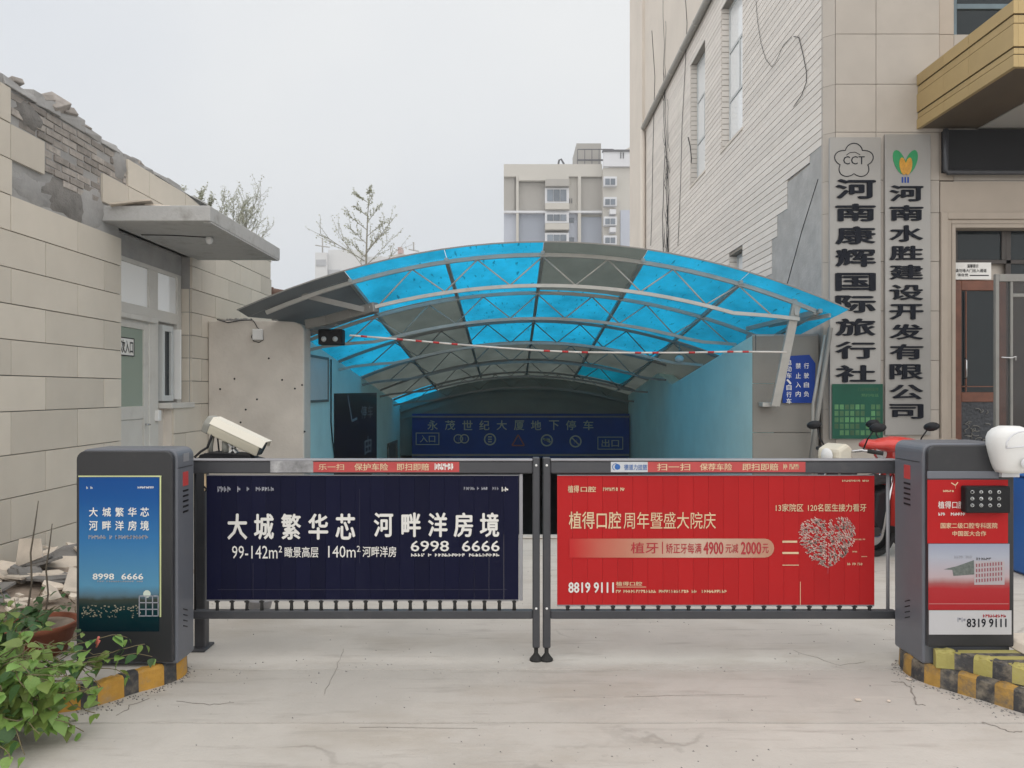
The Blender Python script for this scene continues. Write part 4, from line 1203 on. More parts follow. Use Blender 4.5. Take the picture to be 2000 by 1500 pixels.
# heart logo
def ell(cx_, cy_, rx, ry, rot, n=18, y=YS - .004):
    pts = []
    for k in range(n):
        a = 2 * math.pi * k / n
        u, v = rx * math.cos(a), ry * math.sin(a)
        pts.append((cx_ + u * math.cos(rot) - v * math.sin(rot), cy_ + u * math.sin(rot) + v * math.cos(rot)))
    return [(P(p[0], p[1], YS).x, P(p[0], p[1], YS).z) for p in pts]
obj('heart_petal', MB().prism(ell(1757, 317, 11, 25, -.35), 'y', YS - .006, YS), M_heart, s2)
obj('heart_petal', MB().prism(ell(1779, 317, 11, 25, .35), 'y', YS - .0065, YS), M_heart, s2)
obj('amber_petal', MB().prism(ell(1763, 325, 6.5, 17, -.15), 'y', YS - .012, YS - .0066), M_amber, s2)
obj('amber_petal', MB().prism(ell(1774, 325, 6.5, 17, .15), 'y', YS - .0125, YS - .0067), M_amber, s2)
st = MB()
for k in range(3):
    p, q = P(1761 + k * 5.5, 357, YS), P(1764 + k * 5.5, 346, YS); st.box(p.x, q.x, YS - .004, YS, p.z, q.z)
obj('blue_stem', st, M_blue, s2)
# green poster
gp = thing('green_notice_poster', 'dark green poster with a light picture grid at the foot of the travel sign', 'poster', tuple(P(1670, 858, YS - .02)))
flat(1625, 750, 1724, 857, YS - .015, M_greenb, gp, 'sheet', .008)
rn = random.Random(4)
for j in range(5):
    for i in range(9):
        x0 = 1630 + i * 10.2; y0 = 790 + j * 12.6
        if rn.random() < .9:
            flat(x0, y0, x0 + 7.6, y0 + 9.6, YS - .0235, M_green2, gp, 'grid_cell', .002)
T('门诊时间安排', 1676, 757, 1716, 764, YS - .024, M_green2, gp, 0, .01); T('预约电话', 1682, 769, 1716, 775, YS - .024, M_green2, gp, 0, .01)
# blue notice
bn = thing('blue_parking_notice', 'blue board with white vertical Chinese lettering on the grey tiled wall', 'sign', tuple(P(1557, 788, 10.5)))
YB = 10.57
c_ = MB().prism([(P(px, py, YB).x, P(px, py, YB).z) for px, py in ((1528, 696), (1580, 693), (1592, 710), (1590, 787), (1528, 787))], 'y', YB - .012, YB)
obj('board', c_, M_blue, bn)
for s, xc, ys_ in (('行驶自负', 1575, (709, 728, 746, 764)), ('禁止入内', 1559, (709, 728, 746, 764)), ('电动车、自行车', 1541, (702, 715, 728, 740, 751, 765, 778))):
    for c, yy in zip(s, ys_): T(c, xc - 5, yy, xc + 5, yy + 11, YB - .0135, M_wprint, bn, 0, .018, name='character')
# ------------------------------------------------------------------ distant buildings
YA = 90.0
ap = thing('apartment_tower', 'distant beige and lavender apartment block above the canopy', 'building', (PX(1110, YA), YA + 6, 0))
def apb(x0, y0, x1, y1, m, nm='facade_panel', front=0.0, d=.3):
    a, b = P(x0, y1, YA), P(x1, y0, YA)
    return obj(nm, box(a.x, b.x, YA - front, YA - front + d, a.z, b.z), m, ap)
a, b = P(984, 700, YA), P(1236, 323, YA)
obj('main_block', box(P(984, 0, YA).x, P(1176, 0, YA).x, YA + .3, YA + 14, 0, PZ(323, YA)), M_apb, ap, base=True)
obj('right_block', box(P(1175, 0, YA).x, P(1290, 0, YA).x, YA - 1.5, YA + 14, 0, PZ(335, YA)), M_apb, ap)
apb(984, 323, 1175, 347, M_apb, front=.5, d=.8)
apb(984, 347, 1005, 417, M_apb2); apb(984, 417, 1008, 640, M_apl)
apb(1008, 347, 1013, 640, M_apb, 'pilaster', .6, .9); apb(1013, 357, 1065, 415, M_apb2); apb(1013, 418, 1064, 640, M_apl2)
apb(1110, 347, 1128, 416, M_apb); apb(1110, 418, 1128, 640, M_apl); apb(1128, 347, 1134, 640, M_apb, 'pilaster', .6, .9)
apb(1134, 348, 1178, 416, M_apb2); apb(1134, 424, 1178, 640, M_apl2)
apb(1013, 347, 1110, 356, M_apb, 'cornice', .8, 1.1); apb(984, 414, 1178, 418, M_apw, 'string_course', .65, .95)
apb(1175, 305, 1236, 334, M_apw, 'parapet', 1.9, .5); apb(1173, 303, 1238, 306, M_apdark, 'coping', 2.1, .7)
apb(1208, 417, 1290, 640, M_apl, 'facade_panel', 1.7, .2)
for (x0, y0, x1, y1) in ((1064, 357, 1110, 370), (1064, 371, 1110, 401), (1064, 419, 1110, 439), (1064, 458, 1110, 478), (1064, 500, 1110, 520)):
    if y1 - y0 < 14:
        apb(x0, y0, x1, y1, M_apb2, 'awning', 1.6, 1.5); continue
    f_ = apb(x0, y0, x1, y1, M_apw, 'window', 1.0, 1.0)
    n = 3
    for k in range(n):
        xa = x0 + 4 + k * (x1 - x0 - 8) / n; xb = xa + (x1 - x0 - 8) / n - 1.2
        p, q = P(xa, y1 - 4, YA), P(xb, y0 + 4, YA)
        obj('pane', box(p.x, q.x, YA - 1.08, YA - 1.001, p.z, q.z), M_apglass, f_)
for y0 in (402, 441, 480): apb(1064, y0, 1110, y0 + 12, M_apb, 'balcony', 1.4, 1.3)
for (y0, y1) in ((346, 364), (386, 403), (424, 441), (461, 478), (500, 516)):
    p, q = P(1179, y1, YA - 2), P(1204, y0, YA - 2)
    f_ = obj('window', box(p.x, q.x, YA - 2.3, YA - 1.5, p.z, q.z), M_apw, ap)
    for k in range(2):
        p, q = P(1182 + k * 10.5, y1 - 3, YA - 2.3), P(1191 + k * 10.5, y0 + 3, YA - 2.3)
        obj('pane', box(p.x, q.x, YA - 2.36, YA - 2.301, p.z, q.z), M_apglass, f_)
for (y0) in (411, 446, 484):
    p, q = P(1190, y0 + 9, YA - 2), P(1202, y0, YA - 2)
    obj('air_conditioner', box(p.x, q.x, YA - 2.6, YA - 1.5, p.z, q.z), M_apw, ap)
for (x0, x1, y0, y1) in ((1111, 1121, 426, 435), (1111, 1121, 464, 476)): apb(x0, y0, x1, y1, M_apglass, 'small_window', .1, .3)
for x0 in (1112, 1116): apb(x0, 388, x0 + 1.5, 397, M_apdark, 'vent_slot', .1, .2)
for x0 in (1207, 1212): apb(x0, 308, x0 + 1.6, 319, M_apdark, 'vent_slot', 2.0, .2)
pa, pb = P(1126, 323, YA + 2), P(1174, 280, YA + 2)
obj('penthouse', box(pa.x, pb.x, YA + 2, YA + 8, pa.z - 1, pb.z), M_apb2, ap)
rl = MB()
for k in range(6):
    q = P(1128 + k * 14, 315, YA + 1); rl.box(q.x - .04, q.x + .04, YA + .9, YA + 1, q.z - .6, PZ(292, YA + 1))
q0, q1 = P(1128, 292, YA + 1), P(1198, 292, YA + 1)
rl.box(q0.x, q1.x, YA + .9, YA + 1, q0.z - .05, q0.z + .05); rl.box(q0.x, q1.x, YA + .9, YA + 1, PZ(313, YA + 1) - .1, PZ(313, YA + 1) + .1)
obj('railing', rl, M_apdark, ap)
obj('roof_gable', MB().prism([(P(1200, 305, YA + 3).x, PZ(305, YA + 3)), (P(1300, 305, YA + 3).x, PZ(305, YA + 3)), (P(1300, 270, YA + 3).x, PZ(270, YA + 3)), (P(1232, 286, YA + 3).x, PZ(286, YA + 3))], 'y', YA + 3, YA + 8), M_apb, ap)
obj('ladder_hoop', MB().tube([P(1090, 323, YA + 1), P(1092, 313, YA + 1), P(1096, 311, YA + 1), P(1100, 318, YA + 1), P(1102, 323, YA + 1)], .12, 5), M_apdark, ap)
# low buildings far left, haze put into their pale colours
YF = 150.0
hz = thing('distant_white_building', 'very pale hazy building with a small barred window seen behind the sapling', 'building', (PX(650, YF), YF + 5, 0))
a, b = P(618, 900, YF), P(641, 495, YF)
obj('tower', box(a.x, b.x, YF - 1, YF + 8, 0, b.z), M_hazyw, hz, base=True)
obj('window', box(PX(620, YF), PX(639, YF), YF - 1.2, YF - 1, PZ(521, YF), PZ(509, YF)), M_hazyg, hz)
obj('block', box(b.x, PX(705, YF), YF, YF + 10, 0, PZ(488, YF)), M_hazyw, hz)
obj('window', box(PX(642, YF), PX(665, YF), YF - .2, YF, PZ(540, YF), PZ(527, YF)), M_hazyg, hz)
h2 = thing('distant_flat_building', 'long pale flat roofed building on the skyline right of the sapling', 'building', (PX(760, YF), YF + 20, 0))
obj('block', box(PX(705, YF), PX(822, YF), YF + 8, YF + 20, 0, PZ(487, YF)), M_hazyw, h2, base=True)
obj('hut', MB().prism([(PX(745, YF), PZ(487, YF)), (PX(792, YF), PZ(487, YF)), (PX(772, YF), PZ(480, YF))], 'y', YF + 8, YF + 14), M_apb, h2)
obj('turret', box(PX(765, YF), PX(773, YF), YF + 8, YF + 11, PZ(482, YF), PZ(468, YF)), mat('haze_paled_red_turret', (.55, .38, .36), .9), h2)  # red paled in its colour to stand for haze
obj('window', box(PX(740, YF), PX(758, YF), YF + 7.8, YF + 8, PZ(514, YF), PZ(506, YF)), M_hazyg, h2)
def antenna(px, top, bottom, wd, label):
    a = thing('roof_antenna', label, 'antenna', tuple(P(px, bottom, YF)))
    obj('mast', MB().tube([P(px, bottom, YF), P(px, top, YF)], .14, 5), M_apb2, a)
    obj('crossbar', MB().tube([P(px - wd, top + 14, YF), P(px + wd, top + 18, YF)], .12, 5), M_apb2, a)
antenna(630, 465, 495, 14, 'thin roof antenna on the hazy building left of the sapling')
antenna(808, 473, 490, 10, 'thin roof antenna on the skyline right of the sapling')
# ------------------------------------------------------------------ sapling and roof bush
def tw(mb, p, d, L_, r, rn, depth, leaves, lean=.25, sp=.55):
    pts = [Vector(p)]; d = Vector(d).normalized()
    n = 5
    for k in range(n):
        d = (d + Vector((rn.uniform(-1, 1), rn.uniform(-1, 1), rn.uniform(-.6, 1))) * lean * .35).normalized()
        pts.append(pts[-1] + d * L_ / n)
        if depth == 0 or (depth == 1 and k > 1):
            for _ in range(3 if depth == 0 else 1): leaves.append(pts[-1] + Vector((rn.uniform(-1, 1), rn.uniform(-1, 1), rn.uniform(-1, 1))) * L_ * .06)
        if depth > 0 and k >= 0:
            for _ in range(rn.choice((1, 2))):
                nd = (d + Vector((rn.uniform(-1, 1), rn.uniform(-1, 1), rn.uniform(-.3, .8))) * sp * 1.6).normalized()
                tw(mb, pts[-1], nd, L_ * rn.uniform(.35, .5), r * .5, rn, depth - 1, leaves, lean, sp)
    mb.tube(pts, [r * (1 - .6 * i / n) for i in range(n + 1)], 4, cap=False)
def leafmesh(pts, s, rn):
    mb = MB()
    for p in pts:
        a = Vector((rn.uniform(-1, 1), rn.uniform(-1, 1), rn.uniform(-1, .4))).normalized()
        b = a.cross(Vector((rn.uniform(-1, 1), rn.uniform(-1, 1), 1))).normalized()
        l, w_ = s * rn.uniform(.6, 1.2), s * rn.uniform(.25, .4)
        mb.add([p, p + a * l * .5 + b * w_, p + a * l, p + a * l * .5 - b * w_], [(0, 1, 2, 3)])
    return mb
sap = thing('sapling_tree', 'spindly sapling with sparse leaves rising behind the left of the canopy', 'tree', tuple(P(715, 763 + 3.05 / 26 * 1500 * .5, 26)))
YT = 26.0
rn = random.Random(33)
tk = MB(); leaves = []
base = P(715, 640, YT); base.z = 0
tk.tube([Vector((base.x, YT, 0)), P(714, 560, YT), P(716, 480, YT), P(718, 420, YT), P(723, 370, YT)], [.08, .05, .03, .018, .006], 6)
for k in range(13):
    t = k / 12
    py = 545 - 165 * t
    o = P(716, py, YT)
    L_ = (1.5 - 1.15 * t) * rn.uniform(.7, 1.15)
    a = rn.uniform(0, 6.28)
    sx = (-1) ** k
    br = MB()
    tw(tk, o, (sx * rn.uniform(.5, 1), rn.uniform(-.5, .5), .75), L_, .014, rn, 1, leaves)
tw(tk, P(712, 510, YT), (-1, .1, .62), 1.75, .02, rn, 1, leaves)
tw(tk, P(712, 500, YT), (.6, .1, .75), 1.35, .02, rn, 1, leaves)
obj('trunk', tk, M_twig, sap)
leaves += [P(715 + rn.uniform(-30, 30), 510 + rn.uniform(-40, 50), YT + rn.uniform(-.5, .5)) for _ in range(20)]
obj('crown', leafmesh(leaves, .07, rn), M_leafp, sap, kind='stuff')
bu = thing('roof_weeds', 'straggly weeds growing along the roof of the beige building', 'bush', (WX - .35, 10.3, 4.1))
tk = MB(); leaves = []
for k in range(34):
    y = rn.choice((rn.uniform(9.9, 11.0), rn.uniform(11.6, 13.3), rn.uniform(10.8, 13.3), rn.uniform(11.8, 13.2)))
    h = .24 + .36 * math.exp(-((y - 12.5) / .8) ** 2)
    tw(tk, (WX - .3 + rn.uniform(-.15, .25), y, 4.06), (rn.uniform(-.2, .6), rn.uniform(-.5, .9), .8), h * rn.uniform(.7, 1.3), .006, rn, 1, leaves)
obj('stems', tk, M_twig, bu)
obj('foliage', leafmesh(leaves, .028, rn), M_leafp, bu, kind='stuff')
# ------------------------------------------------------------------ barrier leaves
YBAR = 4.38
def rail(x0, y0, x1, y1, Ya, Yb, m, par, nm, bev=.004):
    a, b = P(x0, y1, YBAR), P(x1, y0, YBAR)
    return obj(nm, box(a.x, b.x, Ya, Yb, a.z, b.z), m, par, bev)
def leafgate(label, x0, x1, posterx, postery, M_p, post, lefty):
    t = thing('barrier_gate', label, 'barrier', ((x0 + x1 - 2000) / 2 * YBAR / F, YBAR, 0), 'advertising barrier leaves across the ramp')
    rail(x0, 900, x1, 924, YBAR - .03, YBAR + .03, M_arm, t, 'top_rail', .006)
    a = P(x0, 900, YBAR); b = P(x1, 897, YBAR)
    obj('rail_cap', box(a.x, b.x, YBAR - .034, YBAR + .034, a.z + .0006, b.z + .003), M_armtop, t, .003)
    rail(x0, 1191, x1, 1207, YBAR - .022, YBAR + .022, M_arm, t, 'bottom_rail', .004)
    # slats
    n = 21
    w_ = (posterx[1] - posterx[0]) / n
    z0, z1 = PZ(postery[1], YBAR), PZ(postery[0], YBAR)
    first = None
    for k in range(n):
        xa = PX(posterx[0] + k * w_, YBAR); xb = PX(posterx[0] + (k + 1) * w_, YBAR)
        if first is None:
            first = obj('slat', box(xa + .0003, xb - .0003, YBAR - .012, YBAR, z0, z1), M_p, t, .0007)
        else:
            cp(first, t, (PX(1000 + k * w_, YBAR), random.uniform(-.0006, 0), 0))
    pg = None
    for k in range(n):
        xc = PX(posterx[0] + (k + .7) * w_, YBAR)
        if pg is None:
            m_ = MB().tube([(xc, YBAR - .006, PZ(1193, YBAR)), (xc, YBAR - .006, z0 - .004)], [.011, .008], 8)
            m_.box(xc - .012, xc + .012, YBAR - .016, YBAR + .004, z0 - .016, z0 - .006)
            pg = obj('slat_pivot', m_, M_rubber, t)
        else: cp(pg, t, (PX(1000 + k * w_, YBAR), 0, 0))
    ga = PX(posterx[0], YBAR); gb = PX(posterx[1], YBAR)
    obj('slat_strip', box(ga, gb, YBAR - .010, YBAR + .002, z0 - .010, z0 - .001), M_armtop, t)
    obj('slat_strip', box(ga, gb, YBAR - .010, YBAR + .002, z1 + .001, z1 + .006), M_armtop, t)
    # end post with foot
    pa, pb = post
    obj('end_post', box(PX(pa, YBAR), PX(pb, YBAR), YBAR - .028, YBAR + .028, .09, PZ(893, YBAR)), M_arm, t, .005)
    xc = PX((pa + pb) / 2, YBAR)
    obj('foot', MB().lathe([(.0, .012), (.036, .012), (.038, .02), (.022, .04), (.012, .055), (.012, .09), (.020, .10), (.020, .12)], (xc, YBAR, .0), 16), M_rubber, t)
    sc_ = MB()
    for zz in (PZ(908, YBAR), PZ(1186, YBAR)): sc_.lathe([(0, .003), (.006, .002), (.007, 0)], (xc, YBAR - .028, zz), 10, M=rot90)
    obj('bolt', sc_, M_white, t)
    return t
g1 = leafgate('left barrier leaf carrying the navy blue housing advertisement', 376, 1040, (405, 1013), (929, 1170), M_navy, (1040, 1054), 0)
g2 = leafgate('right barrier leaf carrying the red dental clinic advertisement', 1075, 1748, (1088, 1706), (929, 1180), M_red, (1060, 1075), 0)
obj('end_strip', box(PX(1014, YBAR), PX(1021, YBAR), YBAR - .014, YBAR + .002, PZ(1172, YBAR), PZ(925, YBAR)), M_armtop, g1, .002)
obj('side_rod', MB().tube([P(381, 925, YBAR + .0), P(381, 1192, YBAR + .0)], .007, 6), M_black, g1)
obj('poster_edge', MB().box(PX(401, YBAR), PX(404, YBAR), YBAR - .016, YBAR - .004, PZ(958, YBAR), PZ(925, YBAR)), M_goldp, g1)
obj('hook', MB().tube([P(398, 950, YBAR - .02), P(403, 955, YBAR - .02), P(402, 960, YBAR - .02)], .005, 6), M_black, g1)
obj('side_rod', MB().tube([P(1734, 925, YBAR), P(1734, 1192, YBAR)], .010, 8), M_armtop, g2)
YT_ = YBAR - .0150
W = M_wprint
# navy advertisement
M_wp2 = mat('off_white_print', (.74, .73, .70), .45, .03, 3, 0)
for c, x0 in zip('大城繁华芯', (444, 496, 549, 602, 655)): T(c, x0, 1003, x0 + 39, 1054, YT_, M_wp2, g1, 0, .028)
for c, x0 in zip('河畔洋房境', (730, 784, 836, 886, 937)): T(c, x0, 1001, x0 + 38, 1049, YT_, M_wp2, g1, 0, .028)
T('99-142m²', 453, 1066, 551, 1091, YT_, M_wp2, g1, 0, .006); T('瞰景高层', 556, 1068, 622, 1089, YT_, M_wp2, g1, 0, .012)
T('140m²', 641, 1066, 704, 1089, YT_, M_wp2, g1, 0, .006); T('河畔洋房', 708, 1067, 774, 1088, YT_, M_wp2, g1, 0, .012)
T('6998', 802, 1056, 877, 1077, YT_, M_wp2, g1, 0, .012); T('6666', 902, 1056, 976, 1077, YT_, M_wp2, g1, 0, .012)
def ticks(x0, x1, y0, y1, n, m, par, Y=YT_, seed=1, nm='small_print'):
    rn = random.Random(seed); mb = MB()
    w_ = (x1 - x0) / n
    for k in range(n):
        if rn.random() < .12: continue
        a = x0 + k * w_
        for _ in range(2):
            u = a + rn.uniform(0, w_ * .5); v = y0 + rn.uniform(0, (y1 - y0) * .6)
            p, q = P(u, v + (y1 - y0) * .35, Y), P(u + w_ * .45, v, Y); mb.box(p.x, q.x, Y - .0008, Y, p.z, q.z)
        p, q = P(a, y1, Y), P(a + w_ * .25, y0, Y); mb.box(p.x, q.x, Y - .0007, Y, p.z, q.z)
    obj(nm, mb, m, par, kind='stuff')
ticks(803, 976, 1081, 1087, 26, M_wp2, g1, seed=1); ticks(425, 470, 950, 961, 7, M_gprint, g1, seed=2); ticks(482, 535, 951, 959, 9, M_gprint, g1, seed=3)
ticks(906, 975, 951, 957, 16, M_gprint, g1, seed=4); ticks(980, 993, 951, 960, 2, M_wp2, g1, seed=5)
ln = MB()
for a in ((425, 1151, 990, 1152), (494, 1100, 494.8, 1168), (702, 955, 702.7, 1100)):
    p, q = P(a[0], a[3], YT_), P(a[2], a[1], YT_); ln.box(p.x, q.x, YT_ - .0006, YT_, p.z, q.z)
obj('crease_line', ln, mat('crease_print', (.035, .035, .06), .5, spec=.2), g1, kind='stuff')
# red advertisement
T('植得口腔', 1111, 999, 1213, 1033, YT_, M_goldp, g2, 0, .012); T('周年暨盛大院庆', 1218, 1000, 1398, 1033, YT_, M_goldp, g2, 0, .008)
M_band = grad_mat('gold_band_print', 'X', ((0, (.50, .03, .03)), (.35, (.50, .25, .17)), (.6, (.58, .42, .33)), (1, (.48, .25, .17))), -.58, .58, .35, .15, 3)
p, q = P(1112, 1089, YT_), P(1512, 1052, YT_)
r_ = (q.z - p.z) / 2
poly = [(p.x, p.z), (q.x - r_, p.z)] + [(q.x - r_ + r_ * math.sin(t * math.pi / 8), p.z + r_ - r_ * math.cos(t * math.pi / 8)) for t in range(1, 8)] + [(q.x - r_, q.z), (p.x, q.z)]
obj('gold_band', MB().prism(poly, 'y', YT_ - .0012, YT_ + .0005), M_band, g2)
T('植牙', 1232, 1059, 1286, 1081, YT_ - .0018, M_redp, g2, 0, .01); T('|', 1293, 1058, 1295, 1082, YT_ - .0018, M_redp, g2)
T('矫正牙每满', 1301, 1061, 1370, 1081, YT_ - .0018, M_redp, g2, 0, .012); T('4900', 1374, 1058, 1413, 1083, YT_ - .0018, M_redp, g2, 0, .03)
T('元减', 1417, 1062, 1442, 1080, YT_ - .0018, M_redp, g2, 0, .01); T('2000', 1447, 1058, 1487, 1083, YT_ - .0018, M_redp, g2, 0, .03); T('元', 1489, 1062, 1501, 1080, YT_ - .0018, M_redp, g2, 0, .01)
T('13家院区', 1515, 984, 1569, 999, YT_, M_goldp, g2, 0, .012); T('120名医生接力看牙', 1578, 984, 1692, 999, YT_, M_goldp, g2, 0, .012)
T('8819 9111', 1110, 1137, 1199, 1158, YT_, M_wp2, g2, 0, .03); T('植得口腔', 1203, 1136, 1254, 1144, YT_, M_goldp, g2, 0, .015)
T('植得', 1109, 948, 1131, 962, YT_, M_goldp, g2, 0, .02); T('口腔', 1134, 950, 1164, 961, YT_, M_goldp, g2, 0, .02)
ticks(1178, 1220, 952, 959, 10, M_goldp, g2, seed=8); ticks(1203, 1420, 1152, 1158, 44, M_goldp, g2, seed=9); ticks(1645, 1698, 937, 941, 16, M_goldp, g2, seed=10)
ticks(1655, 1685, 1099, 1104, 9, M_goldp, g2, seed=11); ticks(1668, 1690, 1052, 1055, 9, M_goldp, g2, seed=12); ticks(1665, 1675, 1076, 1079, 4, M_goldp, g2, seed=13); ticks(1680, 1694, 1086, 1088, 5, M_goldp, g2, seed=14)
lines = MB()
for a in ((1528, 1056, 1557, 1060), (1528, 1078, 1560, 1082), (1528, 1103, 1560, 1104.5), (1204, 1146, 1262, 1147)):
    p, q = P(a[0], a[3], YT_), P(a[2], a[1], YT_); lines.box(p.x, q.x, YT_ - .0006, YT_, p.z, q.z)
obj('print_rule', lines, M_goldp, g2, kind='stuff')
hm = MB(); rn = random.Random(77)
k = 0
while k < 800:
    u, v = rn.uniform(-1.2, 1.2), rn.uniform(-1.1, 1.25)
    if (u * u + v * v - 1) ** 3 - u * u * v ** 3 > 0: continue
    if abs(u) < .035: continue
    px_, py_ = 1617 + u * 47, 1068 - v * 45
    a = math.atan2(v + 1.3, u) + rn.uniform(-.5, .5)
    l = rn.uniform(2.5, 6.5)
    pts = [P(px_ + l * math.cos(a + t * .45) * t / 2, py_ - l * math.sin(a + t * .45) * t / 2, YT_ - .0004) for t in range(3)]
    for p, q in zip(pts, pts[1:]): hm.bar(p, q, .0006, .0045 * rn.uniform(.6, 1.2))
    k += 1
obj('heart_tree_picture', hm, mat('silver_pink_print', (.60, .45, .40), .35, .4, 30, 0), g2)
obj('heart_trunk', MB().bar(P(1617, 1120, YT_), P(1619, 1062, YT_), .0006, .008), M_redp, g2)
obj('slat_gap', box(PX(1561, YBAR), PX(1562, YBAR), YBAR - .0135, YBAR - .0005, PZ(1180, YBAR), PZ(1135, YBAR)), M_goldp, g2)
# stickers on the rails
YR_ = YBAR - .031
flat(610, 902, 897, 922, YR_, M_stkred, g1, 'red_sticker', .001)
T('乐一扫', 622, 906, 672, 918, YR_ - .0016, M_goldp, g1, 0, .01); T('保护车险', 692, 905, 758, 919, YR_ - .0016, M_goldp, g1, 0, .015); T('即扫即赔', 775, 905, 838, 919, YR_ - .0016, M_goldp, g1, 0, .015)
ticks(849, 888, 905, 918, 6, M_wp2, g1, YR_ - .0016, 20)
obj('clear_tape', box(PX(528, YR_), PX(612, YR_), YR_ - .0035, YR_ + .0, PZ(923, YR_), PZ(900, YR_)), M_tape, g1, .001)
flat(1193, 902, 1265, 922, YR_, M_stkwh, g2, 'white_sticker', .001)
flat(1265, 902, 1573, 922, YR_, M_stkred, g2, 'red_sticker', .001)
T('扫一扫', 1283, 905, 1348, 919, YR_ - .0016, M_goldp, g2, 0, .01); T('保荐车险', 1367, 905, 1430, 919, YR_ - .0016, M_goldp, g2, 0, .015); T('即扫即赔', 1450, 905, 1520, 919, YR_ - .0016, M_goldp, g2, 0, .015)
ticks(1530, 1562, 906, 917, 8, M_goldp, g2, YR_ - .0016, 21)
c = P(1206, 912, YR_ - .0016)
lg = MB().prism([(c.x + .017 * math.cos(t * .7854), c.z + .017 * math.sin(t * .7854)) for t in range(8)], 'y', c.y, c.y + .0004)
lg.tube([(c.x - .010 + .018 * math.cos(1.2 + t * .4), c.y, c.z + .018 * math.sin(1.2 + t * .4)) for t in range(9)], .002, 4)
obj('round_logo', lg, M_bluebin, g2)
T('德道力挂链', 1219, 907, 1264, 918, YR_ - .0016, M_bluebin, g2, 0, .01)
# ------------------------------------------------------------------ kiosks
def rbox(x0, x1, y0, y1, z0, z1, r, n=6):
    """box with rounded top corners seen from the front"""
    pts = [(x0, z0), (x1, z0)]
    for k in range(n + 1):
        a = k * math.pi / 2 / n; pts.append((x1 - r + r * math.cos(a), z1 - r + r * math.sin(a)))
    for k in range(n + 1):
        a = math.pi / 2 + k * math.pi / 2 / n; pts.append((x0 + r + r * math.cos(a), z1 - r + r * math.sin(a)))
    return MB().prism(pts, 'y', y0, y1)
KZ0 = .115
# left kiosk
k1 = thing('barrier_machine', 'left barrier machine with a blue night-city advertisement on its front', 'barrier machine', (-2.0, 4.1, KZ0), 'barrier machines beside the ramp')
kx0, kx1, ky0, ky1 = -2.27, -1.755, 4.0, 4.24
obj('body', rbox(kx0, kx1, ky0 + .03, ky1, KZ0, 1.245, .05), M_kiosk, k1, bev=.010, seg=3, base=True)
obj('front_cover', rbox(kx0, kx1 - .012, ky0, ky0 + .03, KZ0 + .02, 1.235, .045), M_bezel, k1, bev=.006, seg=2)
def kposter(par, px0, py0, px1, py1, Y, m, nm='advert_sheet'):
    return flat(px0, py0, px1, py1, Y, m, par, nm, .003)
yk = ky0 - .001
M_city = grad_mat('blue_city_print', 'Z', ((0, (.003, .014, .022)), (.16, (.004, .03, .035)), (.215, (.05, .06, .05)), (.24, (.10, .17, .22)), (.30, (.10, .28, .44)), (.6, (.035, .17, .40)), (.85, (.012, .09, .31)), (1, (.008, .07, .28))), -.415, .415, .15, .035, 14)
kposter(k1, 155, 932, 311, 1233, yk, M_city)
yp = yk - .0035
ef = MB()
for a in ((153, 929, 315, 931.5), (312, 931, 314.5, 1205), ): 
    p, q = P(a[0], a[3], yp), P(a[2], a[1], yp); ef.box(p.x, q.x, yp - .001, yp + .003, p.z, q.z)
obj('sheet_edge', ef, mat('yellow_white_edge', (.6, .66, .35), .5), k1)
for c, x0 in zip('大城繁华芯', (174, 200, 225, 250, 274)): T(c, x0, 991, x0 + 17, 1009, yp, W, k1, 0, .02)
for c, x0 in zip('河畔洋房境', (174, 200, 225, 250, 274)): T(c, x0, 1017, x0 + 17, 1036, yp, W, k1, 0, .02)
ticks(173, 290, 1045, 1053, 20, M_gprint, k1, yp, 30)
T('8998', 181, 1120, 223, 1132, yp, W, k1, 0, .02); T('6666', 237, 1120, 280, 1132, yp, W, k1, 0, .02)
ticks(181, 281, 1134, 1137, 22, M_gprint, k1, yp, 31); ticks(165, 181, 950, 955, 4, W, k1, yp, 32); ticks(269, 302, 950, 954, 8, W, k1, yp, 33)
# little printed skyline
sk = MB(); rn = random.Random(40)
for _ in range(90):
    u = rn.uniform(158, 272); v = rn.uniform(1181, 1206); p, q = P(u, v + rn.uniform(1, 3), yp), P(u + rn.uniform(1, 4), v, yp)
    sk.box(p.x, q.x, yp - .0004, yp, p.z, q.z)
obj('printed_city_lights', sk, mat('warm_speck_print', (.30, .27, .2), .4, .6, 60, 0, objvar=0), k1)
bl = MB()
for a in ((271, 1163, 310, 1165), (271, 1176, 310, 1178), (271, 1189, 310, 1191), (271, 1202, 310, 1204), (271, 1163, 273, 1204), (284, 1163, 286, 1204), (297, 1163, 299, 1204), (308, 1163, 310, 1204)):
    p, q = P(a[0], a[3], yp), P(a[2], a[1], yp); bl.box(p.x, q.x, yp - .0005, yp, p.z, q.z)
obj('printed_building', bl, M_gprint, k1)
obj('printed_sun', MB().prism([(P(287, 1160, yp).x + .02 * math.cos(t * .6283), P(287, 1160, yp).z + .02 * math.sin(t * .6283)) for t in range(10)], 'y', yp - .0003, yp), mat('sun_print', (.6, .68, .6), .4), k1)
